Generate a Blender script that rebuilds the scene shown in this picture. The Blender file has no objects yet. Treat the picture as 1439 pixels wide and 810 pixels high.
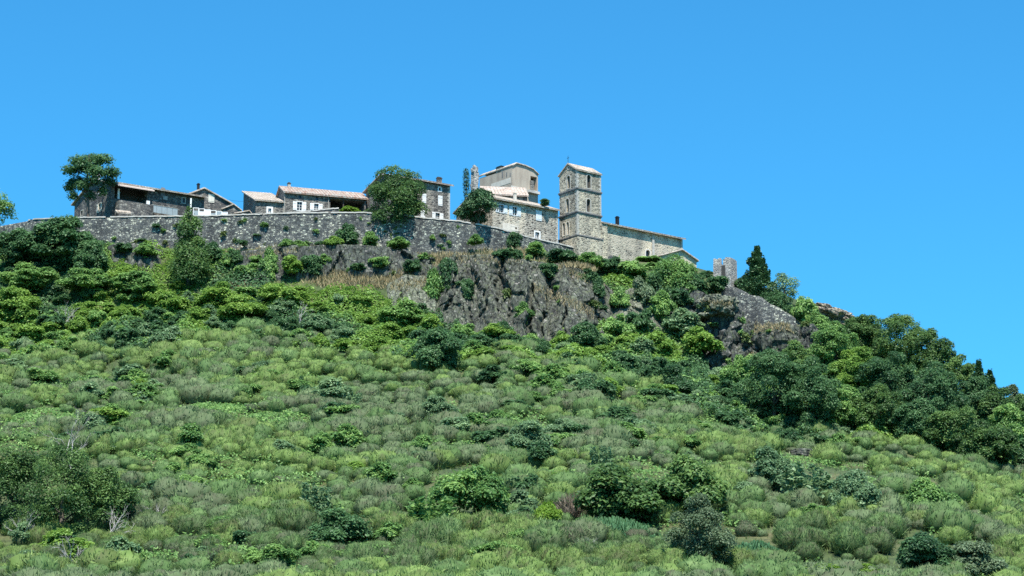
import bpy, bmesh, math, random
import numpy as np
from mathutils import Vector, noise

random.seed(7)
RNG = np.random.default_rng(11)
SC = bpy.context.scene
COL = SC.collection
R = math.radians

# ------------------------------------------------------------------ camera
F = 3385.0
PITCH = R(13.5)
CP, SP = math.cos(PITCH), math.sin(PITCH)
cam_d = bpy.data.cameras.new('camera')
cam_d.sensor_width = 36.0
cam_d.lens = F / 1439.0 * 36.0
cam_d.clip_start = 1.0
cam_d.clip_end = 20000.0
cam = bpy.data.objects.new('camera', cam_d)
COL.objects.link(cam)
cam.rotation_euler = (R(90) + PITCH, 0, 0)
SC.camera = cam

def at(px, py, Y):
    """world point on the sight line of photo pixel (px,py) at ground distance Y"""
    a = (px - 719.5) / F
    b = (405.0 - py) / F
    d = Vector((a, CP - b * SP, SP + b * CP))
    return d * (Y / d.y)

def proj(x, y, z):
    d = y * CP + z * SP
    return 719.5 + F * x / d, 405.0 - F * (-y * SP + z * CP) / d

# ------------------------------------------------------------------ light
SUN_EL, SUN_AZ = R(62), R(174)
world = bpy.data.worlds.new('World')
SC.world = world
world.use_nodes = True
nt = world.node_tree
nt.nodes.clear()
sky = nt.nodes.new('ShaderNodeTexSky')
sky.sky_type = 'NISHITA'
sky.sun_disc = False
sky.sun_elevation = SUN_EL
sky.sun_rotation = SUN_AZ
sky.altitude = 400
sky.air_density = 1.0
sky.dust_density = 0.2
sky.ozone_density = 2.0
tint = nt.nodes.new('ShaderNodeMix')
tint.data_type = 'RGBA'
tint.blend_type = 'MULTIPLY'
tint.inputs[0].default_value = 1.0
tint.inputs[7].default_value = (0.157, 0.60, 0.785, 1)
bg = nt.nodes.new('ShaderNodeBackground')
bg.inputs[1].default_value = 0.15
wo = nt.nodes.new('ShaderNodeOutputWorld')
nt.links.new(sky.outputs[0], tint.inputs[6])
nt.links.new(tint.outputs[2], bg.inputs[0])
nt.links.new(bg.outputs[0], wo.inputs[0])
sun_d = bpy.data.lights.new('sun', 'SUN')
sun_d.energy = 5.0
sun_d.angle = R(0.5)
sun_d.color = (1.0, 0.95, 0.86)
sun = bpy.data.objects.new('sun', sun_d)
COL.objects.link(sun)
sdir = Vector((math.cos(SUN_EL) * math.sin(SUN_AZ), math.cos(SUN_EL) * math.cos(SUN_AZ), math.sin(SUN_EL)))
sun.rotation_euler = sdir.to_track_quat('Z', 'Y').to_euler()
sun.location = (60, 100, 300)
SC.view_settings.view_transform = 'Standard'
SC.view_settings.look = 'None'
SC.view_settings.gamma = 1.0
SC.view_settings.use_curve_mapping = False
SC.view_settings.exposure = 0.85
SC.cycles.max_bounces = 6
SC.cycles.diffuse_bounces = 3
SC.cycles.transmission_bounces = 3
SC.cycles.use_denoising = False

# ------------------------------------------------------------------ materials
def new_mat(name):
    m = bpy.data.materials.new(name)
    m.use_nodes = True
    return m, m.node_tree, m.node_tree.nodes['Principled BSDF']

def N(t, kind, **kw):
    n = t.nodes.new(kind)
    for k, v in kw.items():
        setattr(n, k, v)
    return n

def ramp(t, src, stops, interp='LINEAR'):
    r = N(t, 'ShaderNodeValToRGB')
    cr = r.color_ramp
    cr.interpolation = interp
    while len(cr.elements) < len(stops):
        cr.elements.new(0.5)
    for e, (p, c) in zip(cr.elements, stops):
        e.position = p
        e.color = (*c, 1) if len(c) == 3 else c
    t.links.new(src, r.inputs[0])
    return r

def mixc(t, fac, a, b, mode='MIX'):
    m = N(t, 'ShaderNodeMix', data_type='RGBA', blend_type=mode)
    for sock, v in ((0, fac), (6, a), (7, b)):
        if hasattr(v, 'is_output') or isinstance(v, bpy.types.NodeSocket):
            t.links.new(v, m.inputs[sock])
        elif isinstance(v, (int, float)):
            m.inputs[sock].default_value = v
        else:
            m.inputs[sock].default_value = (*v, 1)
    return m.outputs[2]

def coords(t, scale=(1, 1, 1)):
    tc = N(t, 'ShaderNodeTexCoord')
    mp = N(t, 'ShaderNodeMapping')
    mp.inputs['Scale'].default_value = scale
    t.links.new(tc.outputs['Object'], mp.inputs[0])
    return mp.outputs[0]

def masonry(name, stones, mortar, scale=1.9, mortar_w=0.07, bump=0.6, patch=None, flat=1.5, streak=False):
    """rubble masonry: voronoi stones of varied colour in mortar joints"""
    m, t, p = new_mat(name)
    c = coords(t, (scale, scale, scale * flat))
    nz = N(t, 'ShaderNodeTexNoise'); nz.inputs['Scale'].default_value = 1.3; nz.inputs['Detail'].default_value = 3
    t.links.new(c, nz.inputs[0])
    warp = N(t, 'ShaderNodeVectorMath', operation='MULTIPLY_ADD')
    t.links.new(nz.outputs['Color'], warp.inputs[0]); warp.inputs[1].default_value = (.55,) * 3
    t.links.new(c, warp.inputs[2])
    v = N(t, 'ShaderNodeTexVoronoi', feature='F1'); v.inputs['Scale'].default_value = 1.0
    t.links.new(warp.outputs[0], v.inputs[0])
    e = N(t, 'ShaderNodeTexVoronoi', feature='DISTANCE_TO_EDGE'); e.inputs['Scale'].default_value = 1.0
    t.links.new(warp.outputs[0], e.inputs[0])
    sep = N(t, 'ShaderNodeSeparateColor'); t.links.new(v.outputs['Color'], sep.inputs[0])
    n = len(stones)
    col = ramp(t, sep.outputs[0], [(i / n, s) for i, s in enumerate(stones)], 'CONSTANT').outputs[0]
    fine = N(t, 'ShaderNodeTexNoise'); fine.inputs['Scale'].default_value = 5.0; fine.inputs['Detail'].default_value = 4
    t.links.new(c, fine.inputs[0])
    col = mixc(t, 0.5, col, ramp(t, fine.outputs[0], [(.3, (.55,) * 3), (.7, (1.3,) * 3)]).outputs[0], 'MULTIPLY')
    jm = ramp(t, e.outputs['Distance'], [(mortar_w * .5, (0, 0, 0)), (mortar_w * 1.6, (1, 1, 1))])
    col = mixc(t, jm.outputs[0], mortar, col)
    if streak:
        st = N(t, 'ShaderNodeTexNoise'); st.inputs['Scale'].default_value = .5; st.inputs['Detail'].default_value = 5
        t.links.new(coords(t, (1, 1, .16)), st.inputs[0])
        col = mixc(t, .75, col, ramp(t, st.outputs[0], [(.36, (.42, .44, .47)), (.52, (1, 1, 1)), (.66, (1.35, 1.3, 1.22))]).outputs[0], 'MULTIPLY')
    if patch:
        big = N(t, 'ShaderNodeTexNoise'); big.inputs['Scale'].default_value = .22; big.inputs['Detail'].default_value = 4
        t.links.new(c, big.inputs[0])
        col = mixc(t, ramp(t, big.outputs[0], [(.5, (0, 0, 0)), (.62, (.8, .8, .8))]).outputs[0], col, patch)
    t.links.new(col, p.inputs['Base Color'])
    p.inputs['Roughness'].default_value = .9
    b = N(t, 'ShaderNodeBump'); b.inputs['Strength'].default_value = bump; b.inputs['Distance'].default_value = .08
    hh = N(t, 'ShaderNodeMath', operation='MULTIPLY_ADD')
    t.links.new(jm.outputs[0], hh.inputs[0]); hh.inputs[1].default_value = 1.0
    t.links.new(fine.outputs[0], hh.inputs[2])
    t.links.new(hh.outputs[0], b.inputs['Height']); t.links.new(b.outputs[0], p.inputs['Normal'])
    return m

def grainy(name, a, b, scale=1.5, rough=.85, bump=.3, stretch=(1, 1, 1), lo=.35, hi=.65):
    m, t, p = new_mat(name)
    c = coords(t, stretch)
    n = N(t, 'ShaderNodeTexNoise'); n.inputs['Scale'].default_value = scale; n.inputs['Detail'].default_value = 6
    t.links.new(c, n.inputs[0])
    t.links.new(ramp(t, n.outputs[0], [(lo, a), (hi, b)]).outputs[0], p.inputs['Base Color'])
    p.inputs['Roughness'].default_value = rough
    if bump:
        bp = N(t, 'ShaderNodeBump'); bp.inputs['Strength'].default_value = bump; bp.inputs['Distance'].default_value = .05
        t.links.new(n.outputs[0], bp.inputs['Height']); t.links.new(bp.outputs[0], p.inputs['Normal'])
    return m

def tiles(name, a, b, c3):
    """canal tiles: corrugation across the roof, random tile tone"""
    m, t, p = new_mat(name)
    c = coords(t)
    v = N(t, 'ShaderNodeTexVoronoi'); v.inputs['Scale'].default_value = 3.2
    t.links.new(c, v.inputs[0])
    sep = N(t, 'ShaderNodeSeparateColor'); t.links.new(v.outputs['Color'], sep.inputs[0])
    col = ramp(t, sep.outputs[0], [(0, a), (.5, b), (1, c3)]).outputs[0]
    n = N(t, 'ShaderNodeTexNoise'); n.inputs['Scale'].default_value = .7; n.inputs['Detail'].default_value = 5
    t.links.new(c, n.inputs[0])
    col = mixc(t, .6, col, ramp(t, n.outputs[0], [(.3, (.6, .58, .55)), (.7, (1.2, 1.2, 1.2))]).outputs[0], 'MULTIPLY')
    t.links.new(col, p.inputs['Base Color'])
    p.inputs['Roughness'].default_value = .85
    w = N(t, 'ShaderNodeTexWave', bands_direction='X'); w.inputs['Scale'].default_value = 1.6
    t.links.new(c, w.inputs[0])
    bp = N(t, 'ShaderNodeBump'); bp.inputs['Strength'].default_value = .5; bp.inputs['Distance'].default_value = .1
    t.links.new(w.outputs[0], bp.inputs['Height']); t.links.new(bp.outputs[0], p.inputs['Normal'])
    return m

def leaf_mat(name, dark, mid, light, transl=.4, rough=.45, hue_var=.12):
    """leaf tone from a random value per leaf and per plant"""
    m, t, p = new_mat(name)
    at_ = N(t, 'ShaderNodeAttribute', attribute_name='tone')
    oi = N(t, 'ShaderNodeObjectInfo')
    s = N(t, 'ShaderNodeMath', operation='MULTIPLY_ADD')
    t.links.new(oi.outputs['Random'], s.inputs[0]); s.inputs[1].default_value = hue_var * 2
    t.links.new(at_.outputs['Fac'], s.inputs[2])
    s2 = N(t, 'ShaderNodeMath', operation='SUBTRACT'); t.links.new(s.outputs[0], s2.inputs[0]); s2.inputs[1].default_value = hue_var
    col = ramp(t, s2.outputs[0], [(0, dark), (.5, mid), (1, light)]).outputs[0]
    t.links.new(col, p.inputs['Base Color'])
    p.inputs['Roughness'].default_value = rough
    p.inputs['Specular IOR Level'].default_value = .25
    tr = N(t, 'ShaderNodeBsdfTranslucent'); t.links.new(col, tr.inputs[0])
    mx = N(t, 'ShaderNodeMixShader'); mx.inputs[0].default_value = transl
    t.links.new(p.outputs[0], mx.inputs[1]); t.links.new(tr.outputs[0], mx.inputs[2])
    t.links.new(mx.outputs[0], t.nodes['Material Output'].inputs[0])
    return m

def plain(name, c, rough=.7, metal=0):
    m, t, p = new_mat(name)
    n = N(t, 'ShaderNodeTexNoise'); n.inputs['Scale'].default_value = 2.5; n.inputs['Detail'].default_value = 4
    t.links.new(coords(t), n.inputs[0])
    t.links.new(ramp(t, n.outputs[0], [(.3, tuple(x * .82 for x in c)), (.7, c)]).outputs[0], p.inputs['Base Color'])
    p.inputs['Roughness'].default_value = rough; p.inputs['Metallic'].default_value = metal
    return m

M = {}
M['rampart'] = masonry('rampart basalt', [(0.0577, 0.0673, 0.0724), (0.0981, 0.108, 0.109), (0.127, 0.139, 0.135), (0.185, 0.198, 0.181), (0.0808, 0.0901, 0.0931), (0.15, 0.162, 0.15), (0.311, 0.324, 0.274), (0.0577, 0.0673, 0.0724), (0.196, 0.204, 0.181), (0.461, 0.48, 0.398)], (0.052, 0.0577, 0.0569), 2.5, .06, .9, streak=True)
M['dark_stone'] = masonry('dark house stone', [(0.0516, 0.0533, 0.0602), (0.086, 0.086, 0.086), (0.129, 0.125, 0.12), (0.189, 0.181, 0.163), (0.0688, 0.0688, 0.0731), (0.258, 0.249, 0.224)], (0.103, 0.0989, 0.0903), 2.2, .08, .6, streak=True)
M['grey_stone'] = masonry('grey house stone', [(0.0602, 0.0602, 0.0619), (0.129, 0.126, 0.12), (0.189, 0.181, 0.163), (0.292, 0.275, 0.245), (0.0946, 0.0929, 0.0903)], (0.198, 0.185, 0.163), 2.0, .1, .7, streak=True)
M['warm_stone'] = masonry('warm house stone', [(0.0944, 0.0839, 0.0734), (0.251, 0.226, 0.189), (0.378, 0.342, 0.278), (0.157, 0.142, 0.121), (0.461, 0.42, 0.356)], (0.44, 0.404, 0.336), 1.8, .12, .7, streak=True)
M['tower_stone'] = masonry('tower stone', [(0.111, 0.103, 0.0857), (0.263, 0.24, 0.188), (0.374, 0.336, 0.265), (0.166, 0.155, 0.126), (0.513, 0.464, 0.365)], (0.416, 0.378, 0.295), 2.0, .1, .7, streak=True)
M['church_stone'] = masonry('church stone', [(0.145, 0.13, 0.104), (0.357, 0.317, 0.25), (0.462, 0.415, 0.324), (0.251, 0.227, 0.182)], (0.503, 0.453, 0.354), 2.0, .13, .6, patch=(0.436, 0.389, 0.31), streak=True)
M['quoin'] = grainy('dressed stone', (0.31, 0.297, 0.267), (0.447, 0.43, 0.387), 2.0)
M['ledge'] = grainy('weathered ledge stone', (0.103, 0.103, 0.107), (0.206, 0.202, 0.198), 2.0)
M['ruin'] = masonry('ruin stone', [(0.206, 0.206, 0.206), (0.33, 0.32, 0.299), (0.433, 0.424, 0.392), (0.155, 0.155, 0.16)], (0.35, 0.341, 0.32), 1.9, .09, .8)
M['plaster'] = grainy('tan plaster', (0.323, 0.268, 0.215), (0.43, 0.369, 0.296), .8, bump=.1, stretch=(1.07, 1.12, 0.406))
M['plaster_patch'] = grainy('pale plaster', (0.516, 0.475, 0.413), (0.599, 0.557, 0.485), 1.2, bump=.1)
M['coping'] = grainy('pale coping', (0.361, 0.335, 0.301), (0.533, 0.516, 0.482), 1.1)
M['tile_pale'] = tiles('pale canal tiles', (0.282, 0.23, 0.179), (0.416, 0.353, 0.294), (0.515, 0.476, 0.426))
M['tile_red'] = tiles('red canal tiles', (0.286, 0.164, 0.12), (0.361, 0.274, 0.227), (0.413, 0.417, 0.386))
M['tile_pink'] = tiles('pinkish canal tiles', (0.35, 0.267, 0.219), (0.438, 0.356, 0.307), (0.482, 0.445, 0.406))
M['white'] = plain('white paint', (.8, .8, .78), .6)
M['shutter_blue'] = plain('pale blue paint', (.66, .72, .76), .6)
M['shutter_cream'] = plain('cream paint', (.68, .65, .55), .6)
M['iron'] = plain('dark iron', (.03, .03, .032), .5, .6)
M['wood'] = plain('dark roof timber', (.06, .045, .035), .8)
M['awning'] = plain('pale awning cloth', (.62, .5, .44), .8)
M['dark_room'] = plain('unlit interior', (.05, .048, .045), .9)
M['grey_panel'] = plain('grey glass panel', (.32, .36, .37), .25)
mg, tg, pg = new_mat('window glass')
pg.inputs['Base Color'].default_value = (.02, .025, .03, 1); pg.inputs['Roughness'].default_value = .12
M['glass'] = mg
M['bark'] = grainy('bark', (.06, .045, .035), (.14, .115, .09), 3, stretch=(1, 1, .3))
M['dead'] = grainy('bleached dead wood', (.3, .28, .26), (.46, .43, .4), 3, stretch=(1, 1, .3))

def rock_mat(name, stops, veg=(.09, .11, .05)):
    m, t, p = new_mat(name)
    c = coords(t, (1.3, 1.3, .33))
    n1 = N(t, 'ShaderNodeTexNoise'); n1.inputs['Scale'].default_value = .55; n1.inputs['Detail'].default_value = 9; n1.inputs['Roughness'].default_value = .68
    t.links.new(c, n1.inputs[0])
    col = ramp(t, n1.outputs[0], stops).outputs[0]
    v = N(t, 'ShaderNodeTexVoronoi', feature='DISTANCE_TO_EDGE'); v.inputs['Scale'].default_value = .8
    nw = N(t, 'ShaderNodeTexNoise'); nw.inputs['Scale'].default_value = .8; nw.inputs['Detail'].default_value = 5
    t.links.new(c, nw.inputs[0])
    wv = N(t, 'ShaderNodeVectorMath', operation='MULTIPLY_ADD'); t.links.new(nw.outputs['Color'], wv.inputs[0]); wv.inputs[1].default_value = (.75,) * 3
    t.links.new(c, wv.inputs[2]); t.links.new(wv.outputs[0], v.inputs[0])
    crack = ramp(t, v.outputs[0], [(0, (.2, .2, .21)), (.06, (1, 1, 1))])
    col = mixc(t, .8, col, crack.outputs[0], 'MULTIPLY')
    n4 = N(t, 'ShaderNodeTexNoise'); n4.inputs['Scale'].default_value = 2.6; n4.inputs['Detail'].default_value = 4
    t.links.new(c, n4.inputs[0])
    col = mixc(t, .85, col, ramp(t, n4.outputs[0], [(.34, (.35, .36, .38)), (.5, (.95, .95, .95)), (.66, (1.7, 1.65, 1.6))]).outputs[0], 'MULTIPLY')
    # lichen and moss patches
    n2 = N(t, 'ShaderNodeTexNoise'); n2.inputs['Scale'].default_value = 1.7; n2.inputs['Detail'].default_value = 7
    t.links.new(coords(t), n2.inputs[0])
    col = mixc(t, ramp(t, n2.outputs[0], [(.56, (0, 0, 0)), (.68, (.75, .75, .75))]).outputs[0], col, veg)
    col = mixc(t, ramp(t, n2.outputs[0], [(.3, (.6, .6, .6)), (.4, (0, 0, 0))]).outputs[0], col, (.36, .33, .3))
    t.links.new(col, p.inputs['Base Color'])
    p.inputs['Roughness'].default_value = .92
    s = N(t, 'ShaderNodeMath', operation='MULTIPLY'); t.links.new(crack.outputs[0], s.inputs[0]); t.links.new(n1.outputs[0], s.inputs[1])
    b = N(t, 'ShaderNodeBump'); b.inputs['Strength'].default_value = .9; b.inputs['Distance'].default_value = .5
    t.links.new(s.outputs[0], b.inputs['Height']); t.links.new(b.outputs[0], p.inputs['Normal'])
    return m
M['rock'] = rock_mat('basalt rock', [(.34, (0.0158, 0.0192, 0.0175)), (.45, (0.0447, 0.0512, 0.0409)), (.55, (0.0731, 0.0824, 0.0628)), (.7, (0.143, 0.157, 0.117))])
M['rock_dark'] = rock_mat('dark basalt rock', [(.34, (0.0147, 0.019, 0.0188)), (.48, (0.0407, 0.0493, 0.0446)), (.6, (0.0738, 0.0846, 0.0685)), (.75, (0.177, 0.199, 0.155))])
M['rock_pale'] = rock_mat('pale weathered rock', [(.34, (0.0338, 0.0379, 0.0294)), (.45, (0.0941, 0.104, 0.0751)), (.6, (0.162, 0.176, 0.129)), (.7, (0.256, 0.283, 0.212))])

M['rock_tan'] = rock_mat('tan ridge rock', [(.34, (0.12, 0.1, 0.072)), (.5, (0.256, 0.22, 0.168)), (.68, (0.4, 0.352, 0.28))], (0.128, 0.112, 0.056))

# ground: earth, dry straw and green patches
m, t, p = new_mat('hill ground')
c = coords(t)
n1 = N(t, 'ShaderNodeTexNoise'); n1.inputs['Scale'].default_value = .12; n1.inputs['Detail'].default_value = 8
n2 = N(t, 'ShaderNodeTexNoise'); n2.inputs['Scale'].default_value = 1.6; n2.inputs['Detail'].default_value = 6
t.links.new(c, n1.inputs[0]); t.links.new(c, n2.inputs[0])
ca = ramp(t, n1.outputs[0], [(.35, (.03, .055, .018)), (.52, (.05, .075, .025)), (.72, (.1, .1, .045))]).outputs[0]
cb = ramp(t, n2.outputs[0], [(.3, (.5, .5, .5)), (.7, (1.4, 1.35, 1.2))]).outputs[0]
t.links.new(mixc(t, .8, ca, cb, 'MULTIPLY'), p.inputs['Base Color'])
p.inputs['Roughness'].default_value = 1
M['ground'] = m

M['lf_bramble'] = leaf_mat('bright bramble leaves', (0.0929, 0.187, 0.0411), (0.177, 0.32, 0.0598), (0.288, 0.437, 0.0935))
M['lf_mid'] = leaf_mat('mid green leaves', (0.0735, 0.177, 0.0567), (0.16, 0.302, 0.085), (0.351, 0.542, 0.165))
M['lf_dark'] = leaf_mat('dark green leaves', (0.0373, 0.0949, 0.0461), (0.0746, 0.167, 0.0665), (0.134, 0.256, 0.102))
M['lf_oak'] = leaf_mat('oak leaves', (0.0404, 0.0954, 0.0374), (0.0886, 0.176, 0.0524), (0.211, 0.344, 0.102))
M['lf_blue'] = leaf_mat('bluish leaves', (0.0844, 0.172, 0.0825), (0.16, 0.27, 0.132), (0.342, 0.491, 0.247))
M['lf_olive'] = leaf_mat('silvery leaves', (0.0896, 0.14, 0.072), (0.15, 0.22, 0.12), (0.22, 0.304, 0.173))
M['lf_conifer'] = leaf_mat('conifer needles', (0.0298, 0.0781, 0.0374), (0.0553, 0.131, 0.0561), (0.106, 0.196, 0.0842), transl=.1)
M['lf_lime'] = leaf_mat('lime green leaves', (.1, .2, .02), (.16, .3, .035), (.25, .38, .06))
M['lf_reed'] = leaf_mat('blue green straps', (.03, .09, .04), (.06, .16, .07), (.12, .24, .12))
M['broom_green'] = leaf_mat('green broom stems', (0.0656, 0.0813, 0.0375), (0.0843, 0.158, 0.0473), (0.197, 0.293, 0.108), transl=.2, rough=.7, hue_var=.16)
M['broom_grey'] = leaf_mat('grey broom stems', (0.0731, 0.0744, 0.0446), (0.0937, 0.139, 0.0602), (0.178, 0.247, 0.109), transl=.15, rough=.7, hue_var=.16)
M['broom_yellow'] = leaf_mat('yellow green broom stems', (0.0796, 0.0943, 0.0355), (0.122, 0.203, 0.0492), (0.253, 0.342, 0.108), transl=.2, rough=.7, hue_var=.16)
M['straw'] = leaf_mat('dry straw', (0.179, 0.151, 0.0784), (0.314, 0.258, 0.14), (0.448, 0.392, 0.246), transl=.2, rough=.8)
M['grass'] = leaf_mat('rough grass', (0.0704, 0.119, 0.0325), (0.132, 0.198, 0.0585), (0.229, 0.287, 0.117), transl=.25)
M['pinkdry'] = leaf_mat('withered pinkish twigs', (0.072, 0.057, 0.0427), (0.135, 0.109, 0.0808), (0.234, 0.19, 0.142), transl=.1)

# ------------------------------------------------------------------ mesh helpers
def tag(o, label=None, cat=None, group=None, kind=None):
    if label: o['label'] = label
    if cat: o['category'] = cat
    if group: o['group'] = group
    if kind: o['kind'] = kind
    return o

def link(name, data, parent=None, loc=None, rz=0.0, scale=None):
    o = bpy.data.objects.new(name, data)
    COL.objects.link(o)
    if parent: o.parent = parent
    if loc is not None: o.location = loc
    if rz: o.rotation_euler = (0, 0, rz)
    if scale is not None: o.scale = (scale,) * 3 if isinstance(scale, (int, float)) else scale
    return o

def tri_mesh(name, V, T, mats, tone=None, mi=None, smooth=False):
    me = bpy.data.meshes.new(name)
    V = np.ascontiguousarray(V, dtype=np.float32); T = np.ascontiguousarray(T, dtype=np.int32)
    me.vertices.add(len(V)); me.vertices.foreach_set('co', V.ravel())
    me.loops.add(T.size); me.loops.foreach_set('vertex_index', T.ravel())
    k = T.shape[1]
    me.polygons.add(len(T))
    me.polygons.foreach_set('loop_start', np.arange(0, T.size, k, dtype=np.int32))
    me.polygons.foreach_set('loop_total', np.full(len(T), k, dtype=np.int32))
    if mi is not None: me.polygons.foreach_set('material_index', np.ascontiguousarray(mi, dtype=np.int32))
    if smooth: me.polygons.foreach_set('use_smooth', np.ones(len(T), dtype=bool))
    for mm in (mats if isinstance(mats, (list, tuple)) else [mats]):
        me.materials.append(mm)
    if tone is not None:
        a = me.attributes.new('tone', 'FLOAT', 'POINT')
        a.data.foreach_set('value', np.ascontiguousarray(tone, dtype=np.float32))
    me.update(calc_edges=True)
    return me

class G:
    """collects polygons of one part"""
    def __init__(s): s.v = []; s.f = []
    def poly(s, pts):
        i = len(s.v); s.v += [tuple(p) for p in pts]; s.f.append(tuple(range(i, i + len(pts))))
    def box(s, x0, x1, y0, y1, z0, z1):
        i = len(s.v)
        s.v += [(x, y, z) for z in (z0, z1) for y in (y0, y1) for x in (x0, x1)]
        s.f += [tuple(i + k for k in q) for q in ((0, 2, 3, 1), (4, 5, 7, 6), (0, 1, 5, 4), (2, 6, 7, 3), (0, 4, 6, 2), (1, 3, 7, 5))]
    def prism(s, prof, fn, a, b):
        """solid of outline prof swept from a to b; fn(p,k) gives the point"""
        n = len(prof); i = len(s.v)
        s.v += [tuple(fn(p, a)) for p in prof] + [tuple(fn(p, b)) for p in prof]
        s.f.append(tuple(range(i, i + n))); s.f.append(tuple(range(i + 2 * n - 1, i + n - 1, -1)))
        for k in range(n):
            s.f.append((i + k, i + (k + 1) % n, i + n + (k + 1) % n, i + n + k))
    def tube(s, pts, rad, n=7):
        pts = [Vector(p) for p in pts]; base = len(s.v)
        for k, p in enumerate(pts):
            d = (pts[min(k + 1, len(pts) - 1)] - pts[max(k - 1, 0)]).normalized()
            u = d.orthogonal().normalized(); w = d.cross(u)
            for j in range(n):
                a = 2 * math.pi * j / n
                s.v.append(tuple(p + (u * math.cos(a) + w * math.sin(a)) * rad[k]))
        for k in range(len(pts) - 1):
            for j in range(n):
                s.f.append((base + k * n + j, base + k * n + (j + 1) % n, base + (k + 1) * n + (j + 1) % n, base + (k + 1) * n + j))
        s.f.append(tuple(base + j for j in range(n))[::-1]); s.f.append(tuple(base + (len(pts) - 1) * n + j for j in range(n)))
    def build(s, name, mat, parent=None, loc=None, rz=0, bevel=0.0, smooth=False):
        me = bpy.data.meshes.new(name)
        me.from_pydata(s.v, [], s.f)
        bm = bmesh.new(); bm.from_mesh(me)
        bmesh.ops.recalc_face_normals(bm, faces=bm.faces)
        if bevel: bmesh.ops.bevel(bm, geom=list(bm.edges), offset=bevel, segments=1, affect='EDGES', clamp_overlap=True)
        bm.to_mesh(me); bm.free()
        if smooth: me.polygons.foreach_set('use_smooth', [True] * len(me.polygons))
        me.materials.append(mat)
        return link(name, me, parent, loc, rz)

def ragged(o, amp, freq=.7, seed=0):
    """wear: nudge the vertices of a part by smooth noise"""
    for v in o.data.vertices:
        d = noise.noise_vector(v.co * freq + Vector((seed, seed * 2, 0)))
        v.co += d * amp
    return o

# value noise in numpy
_T = np.random.default_rng(5).random((256, 256))
def vn(x, y, f=1.0, seed=0):
    x = np.asarray(x, float) * f + seed * 17.3 + 400; y = np.asarray(y, float) * f + seed * 9.1 + 400
    xi = np.floor(x).astype(int); yi = np.floor(y).astype(int)
    u = x - xi; v = y - yi; u = u * u * (3 - 2 * u); v = v * v * (3 - 2 * v)
    g = lambda a, b: _T[a % 256, b % 256]
    return (g(xi, yi) * (1 - u) + g(xi + 1, yi) * u) * (1 - v) + (g(xi, yi + 1) * (1 - u) + g(xi + 1, yi + 1) * u) * v
def fbm(x, y, f=1.0, seed=0, o=4):
    s = 0; a = .5; tot = 0
    for k in range(o):
        s = s + a * vn(x, y, f, seed + k); tot += a; a *= .5; f *= 2.03
    return s / tot

# ------------------------------------------------------------------ terrain
CTRL = []
def cpx(px, py, Y, dz=0): 
    q = at(px, py, Y); CTRL.append((q.x, q.y, q.z + dz))
for a in [(-160, 810, 235), (0, 810, 234), (360, 810, 232), (720, 810, 230), (1080, 812, 232), (1439, 815, 240), (1620, 860, 235),
          (-160, 700, 276), (0, 700, 276), (360, 700, 274), (720, 700, 272), (1080, 705, 274), (1260, 715, 280), (1439, 760, 272),
          (-160, 600, 322), (0, 600, 322), (360, 600, 320), (720, 600, 318), (930, 615, 322), (1130, 636, 340), (1290, 648, 335), (1439, 702, 316), (1600, 790, 300),
          (-160, 500, 378), (0, 500, 380), (300, 500, 378), (600, 500, 376), (780, 510, 374), (900, 540, 368), (1040, 580, 358),
          (1300, 575, 384), (1439, 645, 368), (1240, 500, 402), (1170, 446, 410), (1600, 720, 360), (1600, 700, 400),
          (-60, 430, 402), (50, 425, 402), (200, 432, 400), (330, 420, 400), (430, 425, 399), (520, 430, 397), (600, 445, 395.5), (660, 464, 393.5), (740, 480, 390), (850, 476, 391), (930, 484, 390), (650, 415, 402), (700, 425, 401), (760, 425, 400.5), (825, 430, 401), (1010, 534, 387), (1090, 532, 387), (1010, 480, 403), (1060, 480, 402.5), (1110, 485, 401), (1160, 505, 388),
          (1100, 460, 404), (1030, 430, 408), (1000, 440, 406), (940, 400, 410), (960, 378, 428), (880, 372, 416), (820, 368, 412), (720, 366, 404.5), (640, 362, 405)]:
    cpx(*a)
WALL = [(-120, 330, 362, 436), (-40, 322, 352, 431), (0, 318, 345, 426), (50, 309, 342, 420), (110, 307, 342, 415), (200, 305.5, 347, 413.5), (290, 304.5, 352, 412.5), (340, 303, 352, 412), (420, 300.5, 350, 411), (510, 300, 348, 410), (560, 303, 355, 409.5), (600, 308, 362, 409.5), (645, 312, 362, 411), (700, 322, 355, 415), (740, 334, 352, 419), (790, 345, 358, 424), (830, 355, 366, 428), (870, 361, 374, 431)]
for (px, pt, pb, Y) in WALL:
    cpx(px, pb, Y - .6)
    q = at(px, pt, Y); CTRL.append((q.x, q.y + 5, q.z - 1.0)); CTRL.append((q.x, q.y + 24, q.z + 1.0)); CTRL.append((q.x, q.y + 60, q.z))
for (x, y, z) in [(0, 0, -1.8), (-90, 0, -3), (90, 0, -3), (0, 90, 3), (-110, 110, 5), (110, 110, 4), (0, 170, 12.5), (-120, 180, 13), (120, 180, 11),
                  (-160, 300, 44), (-170, 400, 80), (-170, 470, 90), (150, 300, 22), (165, 400, 36), (160, 480, 30), (0, 540, 70), (-140, 560, 60), (120, 540, 40), (60, 470, 70), (90, 440, 60)]:
    CTRL.append((x, y, z))
C = np.array(CTRL)
def tps_k(d2): return d2 * np.log(np.maximum(d2, 1e-9)) * .5
S = 100.0
cx, cy = C[:, 0] / S, C[:, 1] / S
K = tps_k((cx[:, None] - cx) ** 2 + (cy[:, None] - cy) ** 2) + np.eye(len(C)) * 2e-4
P_ = np.c_[np.ones(len(C)), cx, cy]
sol = np.linalg.solve(np.block([[K, P_], [P_.T, np.zeros((3, 3))]]), np.r_[C[:, 2], 0, 0, 0])
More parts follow.
